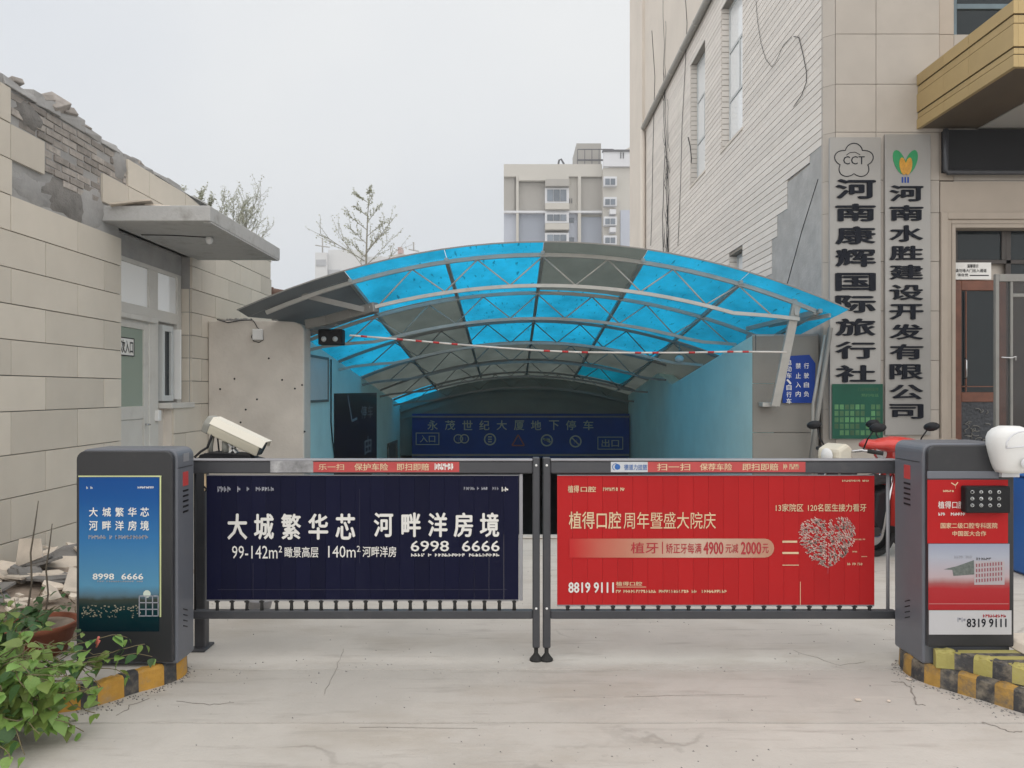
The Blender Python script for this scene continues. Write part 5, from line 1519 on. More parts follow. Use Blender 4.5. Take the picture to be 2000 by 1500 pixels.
# right-hand side of the left kiosk (x = kx1)
def side_bits(par, X, s, ya, yb, zt):
    yc = (ya + yb) / 2
    obj('cap_seam', MB().box(X, X + s * .0015, ya + .002, yb - .012, zt - .105, zt - .101), M_bezel, par)
    lg = obj('badge', MB().box(X, X + s * .002, yc - .035, yc + .03, zt - .205, zt - .13), M_stkred, par)
    for k in range(5):
        obj('vent', MB().box(X, X + s * .003, yc - .035, yc + .03, zt - .235 - k * .028, zt - .226 - k * .028), M_black, par)
    for k in range(4):
        obj('vent', MB().bar((X + s * .001, yc - .03, zt - .86 - k * .03), (X + s * .001, yc + .02, zt - .88 - k * .03), .003, .005), M_black, par)
side_bits(k1, kx1, 1, 4.03, 4.23, 1.245)
obj('grille', MB().box(kx1, kx1 + .002, 4.10, 4.17, 1.17, 1.215), M_armtop, k1)
# right kiosk
k2 = thing('barrier_machine', 'right barrier machine with a red clinic advertisement and keypad on its front', 'barrier machine', (2.4, 4.1, KZ0), 'barrier machines beside the ramp')
qx0, qx1, qy0, qy1 = 2.155, 2.615, 4.0, 4.33
obj('body', rbox(qx0, qx1, qy0 + .03, qy1, KZ0, 1.275, .05), M_kiosk, k2, bev=.012, seg=3, base=True)
obj('front_cover', rbox(qx0 + .012, qx1, qy0, qy0 + .03, KZ0 + .10, 1.265, .045), M_bezel, k2, bev=.006, seg=2)
side_bits(k2, qx0, -1, 4.06, 4.32, 1.275)
yk2 = qy0 - .001
obj('header_strip', box(PX(1810, yk2), PX(1950, yk2), yk2 - .006, yk2 + .0, PZ(935, yk2), PZ(920, yk2)), M_kiosk, k2, .003)
kposter(k2, 1811, 937, 1968, 1061, yk2, M_red)
M_pic = grad_mat('clinic_photo_print', 'Z', ((0, (.36, .02, .025)), (.32, (.38, .03, .035)), (.40, (.33, .10, .10)), (.44, (.38, .22, .22)), (.5, (.45, .36, .38)), (.8, (.38, .40, .47)), (1, (.30, .33, .43))), -.17, .17, .25, .05, 12)
kposter(k2, 1813, 1062, 1971, 1191, yk2, M_pic)
M_whs = mat('white_sheet_print', (.50, .50, .52), .35, .05, 3, 0)
kposter(k2, 1814, 1192, 1975, 1239, yk2, M_whs)
y2 = yk2 - .0035
T('8319 9111', 1888, 1208, 1966, 1225, y2, M_letter, k2, 0, .025); ticks(1920, 1965, 1200, 1206, 9, M_redp, k2, y2, 50); ticks(1870, 1886, 1206, 1215, 2, M_gprint, k2, y2, 51)
T('植得口腔', 1832, 979, 1884, 993, y2, M_wp2, k2, 0, .01); ticks(1833, 1886, 1001, 1007, 11, M_wp2, k2, y2, 52)
T('国家二级口腔专科医院', 1837, 1021, 1948, 1032, y2, M_goldp, k2, 0, .015); T('中国医大合作', 1860, 1037, 1926, 1047, y2, M_goldp, k2, 0, .015)
ticks(1842, 1868, 957, 961, 6, M_goldp, k2, y2, 53)
ar = MB()
for a, b in (((1858, 943), (1866, 948)), ((1871, 942), (1866, 948)), ((1866, 948), (1866, 954))): ar.bar(P(a[0], a[1], y2), P(b[0], b[1], y2), .0006, .005)
obj('bird_logo', ar, M_goldp, k2)
# printed building picture
bp = MB()
rn = random.Random(61)
p, q = P(1862, 1122, y2), P(1902, 1095, y2); bp.prism([(PX(1843, y2), PZ(1112, y2)), (PX(1868, y2), PZ(1106, y2)), (PX(1902, y2), PZ(1094, y2)), (PX(1903, y2), PZ(1122, y2)), (PX(1862, y2), PZ(1125, y2)), (PX(1860, y2), PZ(1113, y2))], 'y', y2 - .0004, y2)
obj('printed_hall', bp, mat('green_grey_print', (.12, .14, .13), .4, .4, 60, 0), k2)
bp = MB(); bp.box(PX(1903, y2), PX(1962, y2), y2 - .0003, y2, PZ(1142, y2), PZ(1096, y2))
obj('printed_block', bp, mat('pale_block_print', (.42, .38, .40), .4), k2)
bp = MB()
for j in range(4):
    for i in range(10):
        u = 1906 + i * 5.4; v = 1101 + j * 10 - i * .4; p, q = P(u, v + 6.5, y2 - .0004), P(u + 2.6, v, y2 - .0004); bp.box(p.x, q.x, y2 - .001, y2 - .0004, p.z, q.z)
obj('printed_windows', bp, mat('wine_print', (.26, .08, .10), .4), k2)
ticks(1864, 1900, 1085, 1091, 8, M_gprint, k2, y2, 62); ticks(1907, 1936, 1089, 1094, 6, M_apdark, k2, y2, 63)
obj('printed_road', box(PX(1814, y2), PX(1970, y2), y2 - .0003, y2, PZ(1180, y2), PZ(1178.5, y2)), mat('road_line_print', (.45, .15, .15), .4), k2)
kb_ = thing('keypad', 'black keypad with twelve pale buttons fixed over the right advertisement', 'keypad', tuple(P(1930, 1000, 3.95)))
ka, kb2 = P(1886, 1002, 3.95), P(1974, 950, 3.95)
obj('case', box(ka.x, kb2.x, 3.945, 3.996, ka.z, kb2.z), M_black, kb_, .006)
btn = None
for j in range(3):
    for i in range(4):
        c = P(1899 + i * 17.4, 961 + j * 13, 3.945)
        obj('button', MB().lathe([(0, .004), (.008, .004), (.0095, .0)], c, 10, M=rot90), M_led, kb_)
        T('1234567890*#'[j * 4 + i], 1896.5 + i * 17.4, 958.5 + j * 13, 1901.5 + i * 17.4, 963.5 + j * 13, 3.9405, M_black, kb_, 0, .02, name='digit')
# white camera on the right kiosk
wcx = thing('white_surveillance_camera', 'white rounded camera housing at the right edge on the right barrier machine', 'camera', (2.62, 3.97, 1.1))
YC = 3.9
mb = MB()
secs = [(925, 1944, 1990), (918, 1940, 1995), (905, 1936, 2003), (885, 1931, 2008), (870, 1928, 2010), (856, 1928, 2009), (846, 1932, 2005), (838, 1939, 1996), (833, 1950, 1984)]
vs = []; n = 20
for (py, xa, xb) in secs:
    cx_ = (PX(xa, YC) + PX(xb, YC)) / 2; hw = (PX(xb, YC) - PX(xa, YC)) / 2
    for k in range(n):
        a = 2 * math.pi * k / n
        ca, sa = math.cos(a), math.sin(a)
        e = .75
        vs.append((cx_ + hw * math.copysign(abs(ca) ** e, ca), YC + .06 + min(hw, .1) * .9 * math.copysign(abs(sa) ** e, sa), PZ(py, YC)))
fs = []
for i in range(len(secs) - 1):
    for k in range(n): fs.append((i * n + k, i * n + (k + 1) % n, (i + 1) * n + (k + 1) % n, (i + 1) * n + k))
fs += [tuple(range(n))[::-1], tuple(range((len(secs) - 1) * n, len(secs) * n))]
mb.add(vs, fs, 0, True)
obj('housing', mb, M_white, wcx)
hd = MB()
pts = [(PX(1934, YC) + .0, YC - .05, PZ(874, YC))] + [(PX(1969, YC) + .095 * math.cos(math.pi - t * math.pi / 10), YC - .05 - .0, PZ(874, YC) + .085 * math.sin(t * math.pi / 10)) for t in range(1, 10)] + [(PX(2004, YC), YC - .05, PZ(874, YC))]
hd.tube(pts, .004, 6); hd.tube([pts[0], (PX(1969, YC), YC - .055, PZ(870, YC)), pts[-1]], .004, 6)
obj('hood_rim', hd, M_apw, wcx)
obj('lens', MB().lathe([(0, .008), (.022, .006), (.026, 0)], P(1985, 905, YC - .035), 14, M=rot90), M_apw, wcx)
obj('bracket', MB().box(PX(1955, YC), PX(1990, YC), YC + .07, YC + .15, PZ(935, YC), PZ(918, YC)), M_apw, wcx)
wcx.location.x += .05
bbin = thing('blue_recycling_bin', 'blue plastic bin standing behind the right barrier machine', 'bin', (4.45, 6.5, 0))
obj('body', MB().prism([(4.24, .02), (4.66, .02), (4.72, .84), (4.20, .84)], 'y', 6.25, 6.75), M_bluebin, bbin, .02, base=True)
obj('lid', MB().prism([(4.18, .845), (4.74, .845), (4.70, .90), (4.46, .93), (4.22, .90)], 'y', 6.22, 6.78), M_bluebin, bbin, .01)
# ------------------------------------------------------------------ plate camera behind the left leaf
pc = thing('licence_plate_camera', 'ivory box camera tilted downward on a black stand behind the left barrier leaf', 'camera', tuple(P(440, 763 + 1.55 / 4.8 * 1500, 4.8)))
Yc = 4.8
pa_, pb_ = P(417, 830, Yc), P(508, 873, Yc)
d = (pb_ - pa_).normalized(); ang = math.atan2(d.z, d.x)
Mx = Matrix.Translation((pa_ + pb_) / 2) @ Matrix.Rotation(-ang, 4, 'Y')
L2 = .175
bodym = MB().prism([(-.055, -.055), (.055, -.055), (.07, .0), (.055, .045), (-.055, .045), (-.07, .0)], 'x', -L2, L2)
bodym.xf(Mx)
obj('housing', bodym, M_camera, pc, .008, seg=2)
sh = MB().prism([(-.078, .012), (-.058, .056), (.058, .056), (.078, .012), (.07, .012), (.054, .049), (-.054, .049), (-.07, .012)], 'x', -L2 + .012, L2 + .02).xf(Mx)
obj('sunshield', sh, mat('ivory_shield', (.78, .74, .64), .4, .03), pc)
obj('rear_cap', MB().prism([(-.058, -.058), (.058, -.058), (.073, .0), (.058, .048), (-.058, .048), (-.073, .0)], 'x', -L2 - .025, -L2 + .02).xf(Mx), M_camdark, pc, .006)
obj('front_window', MB().prism([(-.045, -.045), (.045, -.045), (.055, 0), (.045, .035), (-.045, .035), (-.055, 0)], 'x', L2, L2 + .004).xf(Mx), M_glass, pc)
obj('swivel', MB().tube([P(415, 852, Yc), P(412, 870, Yc), P(412, 884, Yc)], .014, 8).tube([P(440, 862, Yc), P(440, 884, Yc)], .022, 8), M_camdark, pc)
obj('bracket', MB().bar(P(448, 866, Yc), P(463, 884, Yc), .04, .012).bar(P(463, 866, Yc), P(450, 884, Yc), .04, .012), M_white, pc)
obj('support_rod', MB().tube([P(424, 848, Yc - .03), P(428, 882, Yc - .03)], .005, 6), M_black, pc)
obj('cable', MB().tube([P(416, 842, Yc - .05), P(412, 856, Yc - .05), P(405, 874, Yc - .05), P(392, 882, Yc - .05), P(380, 893, Yc - .05), P(386, 897, Yc - .05), P(402, 886, Yc - .05)], .008, 6), M_cable, pc)
obj('base_plate', MB().prism([(PX(395, Yc), PZ(897, Yc)), (PX(400, Yc), PZ(886, Yc)), (PX(416, Yc), PZ(882, Yc)), (PX(462, Yc), PZ(884, Yc)), (PX(495, Yc), PZ(886, Yc)), (PX(497, Yc), PZ(893, Yc)), (PX(512, Yc), PZ(897, Yc))], 'y', Yc - .08, Yc + .08), M_black, pc, .004)
obj('post', box(PX(383, Yc - .22), PX(404, Yc - .22), Yc - .25, Yc - .18, .012, PZ(904, Yc)), M_arm, pc, .006)
obj('post_foot', box(PX(378, Yc - .22), PX(409, Yc - .22), Yc - .29, Yc - .14, .012, .028), M_arm, pc, .004)
obj('arm', MB().prism([(PX(388, Yc), Yc - .24), (PX(405, Yc), Yc - .24), (PX(500, Yc), Yc + .02), (PX(455, Yc), Yc + .06), (PX(388, Yc), Yc - .16)], 'z', PZ(903, Yc), PZ(897, Yc) - .001), M_arm, pc)
# ------------------------------------------------------------------ kerbs
def resample(pts, lens):
    """walk a polyline and cut it at the given piece lengths (cycled)"""
    pts = [Vector((a, b, 0)) for a, b in pts]
    out = []; i = 0; cur = pts[0].copy(); k = 0
    piece = [cur.copy()]; need = lens[0]
    while i < len(pts) - 1:
        seg = pts[i + 1] - cur
        if seg.length < need - 1e-6:
            need -= seg.length; cur = pts[i + 1].copy(); piece.append(cur.copy()); i += 1
        else:
            cur = cur + seg.normalized() * need; piece.append(cur.copy()); out.append((k, piece)); k += 1
            piece = [cur.copy()]; need = lens[k % len(lens)]
    if len(piece) > 1: out.append((k, piece))
    return out
def kerb(par, pts, lens, z0, z1, th, mats, inward, rn, wob=.004):
    for k, pc_ in resample(pts, lens):
        if len(pc_) < 2 or (pc_[0] - pc_[-1]).length < .01: continue
        n = len(pc_)
        vs = []
        for i, p in enumerate(pc_):
            d = (pc_[min(i + 1, n - 1)] - pc_[max(i - 1, 0)]).normalized()
            nn = Vector((-d.y, d.x, 0)) * inward
            w1, w2 = rn.uniform(-wob, wob), rn.uniform(-wob, wob)
            vs += [(p.x, p.y, z0), (p.x + nn.x * .004, p.y + nn.y * .004, z1 - .012 + w1), (p.x + nn.x * .016, p.y + nn.y * .016, z1 + w2),
                   (p.x + nn.x * th, p.y + nn.y * th, z1 + w2), (p.x + nn.x * th, p.y + nn.y * th, z0)]
        fs = []
        for i in range(n - 1):
            for j in range(5):
                fs.append((i * 5 + j, (i + 1) * 5 + j, (i + 1) * 5 + (j + 1) % 5, i * 5 + (j + 1) % 5))
        fs += [(0, 1, 2, 3, 4), tuple(range(n * 5 - 1, n * 5 - 6, -1))]
        obj('kerb_block', MB().add(vs, fs), mats[k % len(mats)], par)
def smooth_poly(pts, n=6):
    out = []
    P_ = [Vector((a, b)) for a, b in pts]
    P_ = [P_[0] * 2 - P_[1]] + P_ + [P_[-1] * 2 - P_[-2]]
    for i in range(1, len(P_) - 2):
        for k in range(n):
            t = k / n
            p = .5 * ((2 * P_[i]) + (-P_[i - 1] + P_[i + 1]) * t + (2 * P_[i - 1] - 5 * P_[i] + 4 * P_[i + 1] - P_[i + 2]) * t * t + (-P_[i - 1] + 3 * P_[i] - 3 * P_[i + 1] + P_[i + 2]) * t ** 3)
            out.append((p.x, p.y))
    out.append(pts[-1]); return out
rn = random.Random(8)
isl = thing('kerbed_island', 'raised island under the left barrier machine with yellow and black striped kerb', 'kerb', (-2.4, 4.2, 0))
Lk = smooth_poly([(-3.6, 3.36), (-2.9, 3.46), (-2.5, 3.56), (-2.12, 3.68), (-1.99, 3.787), (-1.92, 3.894), (-1.83, 3.995), (-1.775, 4.09), (-1.775, 4.20), (-1.84, 4.30), (-2.0, 4.36), (-2.3, 4.38)])
kerb(isl, Lk, [.13, .075], .0, .118, .06, [M_yel, M_blk], 1, rn)
tp = [(x - .03 if x > -2.2 else x, y + .05) for x, y in Lk]
tpm = MB().prism(tp + [(-3.6, 4.38)], 'z', .0, .108)
obj('island_top', tpm, M_conc, isl)
isr = thing('kerbed_island', 'raised island under the right barrier machine with striped two-step kerb', 'kerb', (2.6, 4.0, 0))
Rk = smooth_poly([(2.7, 4.42), (2.4, 4.42), (2.22, 4.38), (2.155, 4.26), (2.14, 4.13), (2.18, 4.02), (2.265, 3.90), (2.35, 3.787), (2.437, 3.656), (2.6, 3.45), (2.9, 3.25), (3.4, 3.1)])
kerb(isr, Rk, [.085, .085], .0, .118, .06, [M_yelw, M_blkw], 1, rn)
tp = [(x + .03, y + .05) for x, y in Rk]
obj('island_top', MB().prism(tp[::-1] + [(2.7, 4.40), (3.4, 4.40)], 'z', .0, .108), M_conc, isr)
# broken painted slab in front of the right machine
up = smooth_poly([(2.19, 3.965), (2.28, 3.94), (2.36, 3.86), (2.44, 3.77), (2.52, 3.70), (2.66, 3.58), (2.95, 3.40), (3.4, 3.25)])
kerb(isr, up, [.085, .085], .118, .205, .05, [M_yel2, M_blkw], 1, rn, .008)
cuts = [2.23, 2.33, 2.41, 2.49, 2.57, 2.65, 2.73, 2.81, 2.90, 3.0, 3.1, 3.2, 3.3, 3.4]
def front(x):
    for (a, b), (c, d) in zip(up, up[1:]):
        if a <= x <= c: return b + (d - b) * (x - a) / (c - a + 1e-9)
    return up[-1][1]
def clampf(x, y): return max(min(y, 3.985), front(x) + .02)
# diagonal stripes lying on the top of the slab
for i in range(20):
    # stripe i: band running across in x, offset in y
    ya = 3.985 - i * .048; yb = ya - .047
    seg = []
    vs_top = []
    xsn = [2.21 + k * .03 for k in range(40)]
    pts_a = [(x, ya) for x in xsn if ya > front(x) + .012]
    pts_b = [(x, max(yb, front(x) + .012)) for x in xsn if ya > front(x) + .012]
    if len(pts_a) < 2: continue
    mb = MB()
    n = len(pts_a)
    z1 = .2045 + rn.uniform(-.001, .001)
    vs = []
    for (a, b), (c, d) in zip(pts_a, pts_b): vs += [(a, b, .12), (a, b, z1), (c, d, z1), (c, d, .12)]
    fs = []
    for k in range(n - 1):
        for j in range(4): fs.append((k * 4 + j, (k + 1) * 4 + j, (k + 1) * 4 + (j + 1) % 4, k * 4 + (j + 1) % 4))
    fs += [(0, 1, 2, 3), (n * 4 - 1, n * 4 - 2, n * 4 - 3, n * 4 - 4)]
    obj('painted_stripe', mb.add(vs, fs), M_yel2 if i % 2 == 0 else M_blkw, isr)
wb = thing('white_stone_block', 'pale stone block on the island at the right edge', 'stone', (2.8, 4.02, .2))
obj('block', MB().prism([(2.60, .205), (3.2, .205), (3.2, .27), (2.63, .25)], 'y', 3.85, 4.12), M_rub, wb, .008)
for k, (px, py) in enumerate(((1676, 1370), (1736, 1372), (1775, 1329))):
    c = P(px, py, 1.54 * F / (py - 763))
    c.z = .016
    a = MB().box(-.014, .014, -.01, .01, 0, .006) if k != 1 else MB().box(-.01, .01, -.007, .007, 0, .005)
    a.xf(Matrix.Translation(c) @ Matrix.Rotation(k, 4, 'Z'))
    tag(obj('paper_scrap', a, M_rub, None, .002), ['white scrap on the concrete left of the right kerb', 'small pale chip on the concrete near the right kerb', 'flat pale chip touching the right kerb'][k], 'litter')
# scattered grit
gr = MB()
for k in range(420):
    y = rn.uniform(3.0, 7.5); x = rn.uniform(-2.2, 3.0) * (y / 4.4)
    s = rn.uniform(.002, .006)
    if abs(x + 1.2) < .5 and rn.random() < .5: y = rn.uniform(4.0, 4.4)
    gr.add([(x - s, y, .012), (x + s, y - s, .012), (x + s * .3, y + s, .012), (x, y, .012 + s)], [(0, 1, 3), (1, 2, 3), (2, 0, 3)])
for (poly, n_) in ((Lk, 260), (Rk, 320)):
    for k in range(n_):
        i = rn.randrange(len(poly) - 1); t_ = rn.random()
        x = poly[i][0] + (poly[i + 1][0] - poly[i][0]) * t_; y = poly[i][1] + (poly[i + 1][1] - poly[i][1]) * t_ - abs(rn.gauss(0, .05)) - .005
        x += (-1 if x > 0 else 1) * abs(rn.gauss(0, .03))
        s = rn.uniform(.002, .007)
        gr.add([(x - s, y, .012), (x + s, y - s, .012), (x + s * .3, y + s, .012), (x, y, .012 + s)], [(0, 1, 3), (1, 2, 3), (2, 0, 3)])
tag(obj('grit', gr, M_mortar), 'fine dark grit scattered over the forecourt concrete', 'grit', kind='stuff')
crk = MB()
def crack(pts, w_, seed):
    rc = random.Random(seed)
    pp = []
    for (a, b), (c, d) in zip(pts, pts[1:]):
        for k in range(6):
            t = k / 6; pp.append((a + (c - a) * t + rc.uniform(-2, 2), b + (d - b) * t + rc.uniform(-1.2, 1.2)))
    W3 = []
    for px, py in pp:
        Y = (CH - .0135) * F / (py - 763); W3.append(Vector((PX(px, Y), Y, .0135)))
    for p, q in zip(W3, W3[1:]):
        crk.bar(p, q, w_ * .7 * rc.uniform(.5, 1.4), .0008)
crack([(672, 1266), (655, 1310), (628, 1365)], .004, 1)
#crack([(148, 1434), (180, 1428), (235, 1425), (262, 1408)], .006, 2)
crack([(228, 1397), (250, 1385), (252, 1378), (300, 1360)], .006, 3)
crack([(1920, 1411), (1950, 1420), (1975, 1430), (2000, 1428)], .008, 4)
crack([(1740, 1330), (1765, 1333), (1780, 1345), (1790, 1375), (1812, 1378)], .010, 5)
crack([(700, 1420), (980, 1422)], .003, 6)
crack([(345, 1370), (410, 1376), (465, 1372)], .006, 7)
crack([(1220, 1360), (1500, 1356)], .003, 8)
crack([(1550, 1270), (1640, 1300), (1700, 1290)], .003, 9)
obj('crack_lines', crk, mat('crack_dark', (.26, .235, .21), .95, .2), ground, kind='stuff')
# ------------------------------------------------------------------ rubble heap
rh = thing('rubble_heap', 'heap of broken cream tiles and soil against the left wall', 'rubble', (-3.4, 5.8, 0))
md = MB(); n = 20
vs = []
for j in range(n + 1):
    for i in range(n + 1):
        x = -4.2 + 2.0 * i / n; y = 4.45 + 2.9 * j / n
        h = .15 * math.exp(-((x + 3.75) / .75) ** 2 - ((y - 6.1) / .75) ** 2) + .10 * math.exp(-((x + 3.1) / .6) ** 2 - ((y - 5.0) / .6) ** 2)
        vs.append((x, y, h + rn.uniform(-.012, .012) - .01))
md.add(vs, [(j * (n + 1) + i, j * (n + 1) + i + 1, (j + 1) * (n + 1) + i + 1, (j + 1) * (n + 1) + i) for j in range(n) for i in range(n)])
obj('soil_mound', md, M_soil, rh)
def hgt(x, y): return .15 * math.exp(-((x + 3.75) / .75) ** 2 - ((y - 6.1) / .75) ** 2) + .10 * math.exp(-((x + 3.1) / .6) ** 2 - ((y - 5.0) / .6) ** 2)
for k in range(95):
    s = rn.choice((.07, .12, .2, .3))
    x = rn.uniform(-4.1, -3.0); y = rn.uniform(5.2, 7.0)
    if k > 60: x, y, s = rn.uniform(-4.1, -2.7), rn.uniform(4.6, 5.6), rn.choice((.04, .06, .09))
    m_ = rn.randint(4, 6)
    poly = []
    for q in range(m_):
        a = 2 * math.pi * q / m_ + rn.uniform(-.3, .3); r2 = s * rn.uniform(.55, 1)
        poly.append((r2 * math.cos(a), r2 * .7 * math.sin(a)))
    a = MB().prism(poly, 'z', -.010, .010)
    big = s > .15
    a.xf(Matrix.Translation((x, y, hgt(x, y) + rn.uniform(.015, .07))) @ Matrix.Rotation(rn.uniform(-.35, .35), 4, 'X') @ Matrix.Rotation(rn.uniform(-.4, .4) + .1, 4, 'Y') @ Matrix.Rotation(rn.uniform(0, 6), 4, 'Z'))
    obj('broken_tile', a, M_rub if rn.random() < .75 else M_mortar, rh, .002)
up_t = MB().prism([(-.11, -.07), (.1, -.09), (.13, .06), (-.02, .14)], 'z', -.009, .009).xf(Matrix.Translation((-3.82, 6.05, .27)) @ Matrix.Rotation(1.2, 4, 'X') @ Matrix.Rotation(.5, 4, 'Z'))
obj('broken_tile', up_t, M_rub, rh, .002)
# ------------------------------------------------------------------ plants
def leaf_geo(rn, s):
    """one heart-shaped blade, base at origin, pointing +x, folded along the midrib"""
    L_ = s; W_ = s * rn.uniform(.36, .46); fd = rn.uniform(.12, .3); dr = rn.uniform(.1, .45)
    prof = [(0, .0), (.06, .55), (.25, 1.0), (.5, .9), (.75, .5), (1.0, 0)]
    vs = []; fs = []
    for t, w_ in prof:
        x = L_ * t; z = -dr * L_ * t * t
        vs += [(x, 0, z), (x - .03 * L_ * w_, W_ * w_, z + fd * W_ * w_), (x - .03 * L_ * w_, -W_ * w_, z + fd * W_ * w_)]
    for i in range(len(prof) - 1):
        a, b = i * 3, (i + 1) * 3
        fs += [(a, b, b + 1, a + 1), (a + 2, b + 2, b, a)]
    return vs, fs
lrn = random.Random(101)
LEAF = []
for mi_, m_ in enumerate((M_leaf, M_leafd)):
    row = []
    for k in range(4):
        vs, fs = leaf_geo(lrn, 1.0)
        me = bpy.data.meshes.new('leaf'); me.from_pydata(vs, [], fs); me.materials.append(m_)
        for p in me.polygons: p.use_smooth = True
        row.append((me, vs, fs))
    LEAF.append(row)
def plant(name, label, base, stems, rn, lsize, nparts, which=0, leaf_every=.04, cat='plant'):
    t = thing(name, label, cat, base)
    sm = MB(); spots = []
    for pts in stems:
        P_ = [Vector(p) for p in pts]
        fine = []
        for a, b in zip(P_, P_[1:]):
            m_ = max(1, int((b - a).length / .03))
            for k in range(m_): fine.append(a + (b - a) * k / m_ + Vector((rn.uniform(-1, 1), rn.uniform(-1, 1), rn.uniform(-1, 1))) * .004)
        fine.append(P_[-1])
        sm.tube(fine, [.0035 * (1 - .5 * i / len(fine)) for i in range(len(fine))], 5)
        dist = 0
        for i in range(1, len(fine)):
            dist += (fine[i] - fine[i - 1]).length
            if dist > leaf_every:
                dist = 0
                for _ in range(rn.choice((1, 2, 2))): spots.append((fine[i], i / len(fine)))
    obj('stems', sm, mat_stem, t)
    spots.sort(key=lambda s: s[0].y)
    rest = MB()
    for k, (p, fr_) in enumerate(spots):
        me, vs, fs = rn.choice(LEAF[which if rn.random() > .28 else 1])
        s = lsize * rn.uniform(.55, 1.15) * (1 - .35 * (fr_ > .85))
        yaw = rn.uniform(0, 6.283); pitch = rn.uniform(-.9, .35); roll = rn.uniform(-.5, .5)
        if rn.random() < .6: yaw = rn.uniform(-2.6, -.5)
        Mr = Matrix.Rotation(yaw, 4, 'Z') @ Matrix.Rotation(-pitch - .0, 4, 'Y') @ Matrix.Rotation(roll, 4, 'X')
        q = p + (Mr @ Vector((.012, 0, 0)))
        if q.z < .03: q.z = .03 + rn.uniform(0, .03)
        if k < nparts:
            o = bpy.data.objects.new('leaf', me); COL.objects.link(o); o.parent = t
            o.location = q - WO[t]; o.rotation_euler = Mr.to_euler(); o.scale = (s, s, s)
        else:
            rest.add([q + (Mr @ (Vector(v) * s)) for v in vs], fs, 0, True)
    if rest.v: obj('foliage', rest, M_leaf if which == 0 else M_leafd, t, kind='stuff')
    return t
mat_stem = mat('green_brown_stem', (.16, .13, .07), .7)
prn = random.Random(55)
def arch(b, e, h, rn, n=5):
    b, e = Vector(b), Vector(e); out = []
    for k in range(n + 1):
        t = k / n; p = b.lerp(e, t); p.z += h * math.sin(math.pi * min(1, t * 1.0)) ; out.append(p + Vector((rn.uniform(-1, 1), rn.uniform(-1, 1), rn.uniform(-1, 1))) * .02 * (t > 0)); 
    return out
# big mass at the left edge
base1 = (-2.28, 3.3, 0.0)
st1 = []
for k in range(112):
    a = prn.uniform(0, 6.28); rr_ = prn.uniform(.12, .50) * (1 if math.cos(a) > 0 else 1.2)
    e = (min(-2.26 + rr_ * math.cos(a) * .9, -1.84), 3.32 + rr_ * math.sin(a) * .6, prn.uniform(.03, .50) * (1.15 - .8 * rr_))
    st1.append(arch((-2.3 + prn.uniform(-.1, .1), 3.3 + prn.uniform(-.08, .08), .2), e, prn.uniform(.0, .12), prn))
plant('potted_creeper', 'dense bright green creeper spilling from a pot at the lower left corner', base1, st1, prn, .075, 300)
# second clump further up-left
st1b = []
for k in range(40):
    a = prn.uniform(0, 6.28); rr_ = prn.uniform(.1, .42)
    e = (-2.47 + rr_ * math.cos(a) * .5, 3.72 + rr_ * math.sin(a) * .4, prn.uniform(.12, .56))
    st1b.append(arch((-2.5, 3.72, .13), e, prn.uniform(0, .08), prn))
plant('leafy_shrub', 'low leafy shrub between the corner creeper and the terracotta pot', (-2.5, 3.72, .1), st1b, prn, .08, 290)
# runners in front of the kiosk
st2 = []
R0 = (-2.42, 3.62, .13)
for e, h in (((-1.83, 3.82, .30), .02), ((-1.80, 3.86, .22), .06), ((-2.02, 3.80, .26), .06), ((-2.10, 3.78, .36), .05), ((-1.98, 3.72, .02), .12), ((-2.13, 3.70, .16), .12), ((-2.2, 3.66, .26), .06),
             ((-2.05, 3.75, .20), .08), ((-1.93, 3.85, .33), .05), ((-2.3, 3.58, .05), .10), ((-2.17, 3.60, .04), .16), ((-1.9, 3.80, .16), .08), ((-2.3, 3.7, .3), .04), ((-2.0, 3.74, .12), .14), ((-2.24, 3.62, .2), .1)):
    st2.append(arch((R0[0] + prn.uniform(-.08, .08), R0[1] + prn.uniform(-.04, .06), .13), e, h, prn, 7))
plant('creeper_runners', 'thin creeper runners with pale green leaves crossing the striped kerb before the left machine', (R0[0], R0[1], .11), st2, prn, .068, 290, leaf_every=.055)
fl_ = MB()
for (px, py, Y) in ((187, 1257, 3.7), (61, 1288, 3.4), (188, 1264, 3.7)):
    p = P(px, py, Y); fl_.tube([p, p + Vector((.02, -.01, .035))], [.004, .006], 5)
tag(obj('pink_shoots', fl_, mat('pink_shoot', (.5, .13, .10), .5)), 'tiny pink new shoots among the creeper leaves', 'shoots', kind='stuff')
# terracotta pots
def pot(c, r, h, label):
    t = thing('terracotta_pot', label, 'plant pot', c, 'terracotta pots on the left island')
    obj('bowl', MB().lathe([(.0, 0), (r * .68, 0), (r * .93, h * .84), (r * 1.0, h * .84), (r * 1.02, h), (r * .92, h), (r * .88, h * .86), (0, h * .84)], c, 28), M_terra, t)
    obj('potting_soil', MB().lathe([(0, h * .9), (r * .87, h * .88)], c, 20), M_soil, t)
pot((-2.60, 4.22, .108), .20, .17, 'round terracotta pot beside the left barrier machine')
pot((-2.32, 3.3, .012), .13, .2, 'terracotta pot almost hidden under the corner creeper')
st3 = []
for k in range(12):
    a = prn.uniform(0, 6.28); rr_ = prn.uniform(.05, .2)
    st3.append(arch((-2.60, 4.22, .26), (-2.60 + rr_ * math.cos(a), 4.22 + rr_ * math.sin(a), prn.uniform(.28, .36)), .03, prn))
plant('potted_herb', 'dark leafed plant growing in the terracotta pot beside the machine', (-2.60, 4.22, .25), st3, prn, .08, 60, 1)
st4 = []
for k in range(34):
    x, y = prn.uniform(-3.5, -2.55), prn.uniform(4.5, 5.3)
    st4.append(arch((x, y, .05), (x + prn.uniform(-.1, .1), y + prn.uniform(-.1, .1), prn.uniform(.12, .3)), 0, prn))
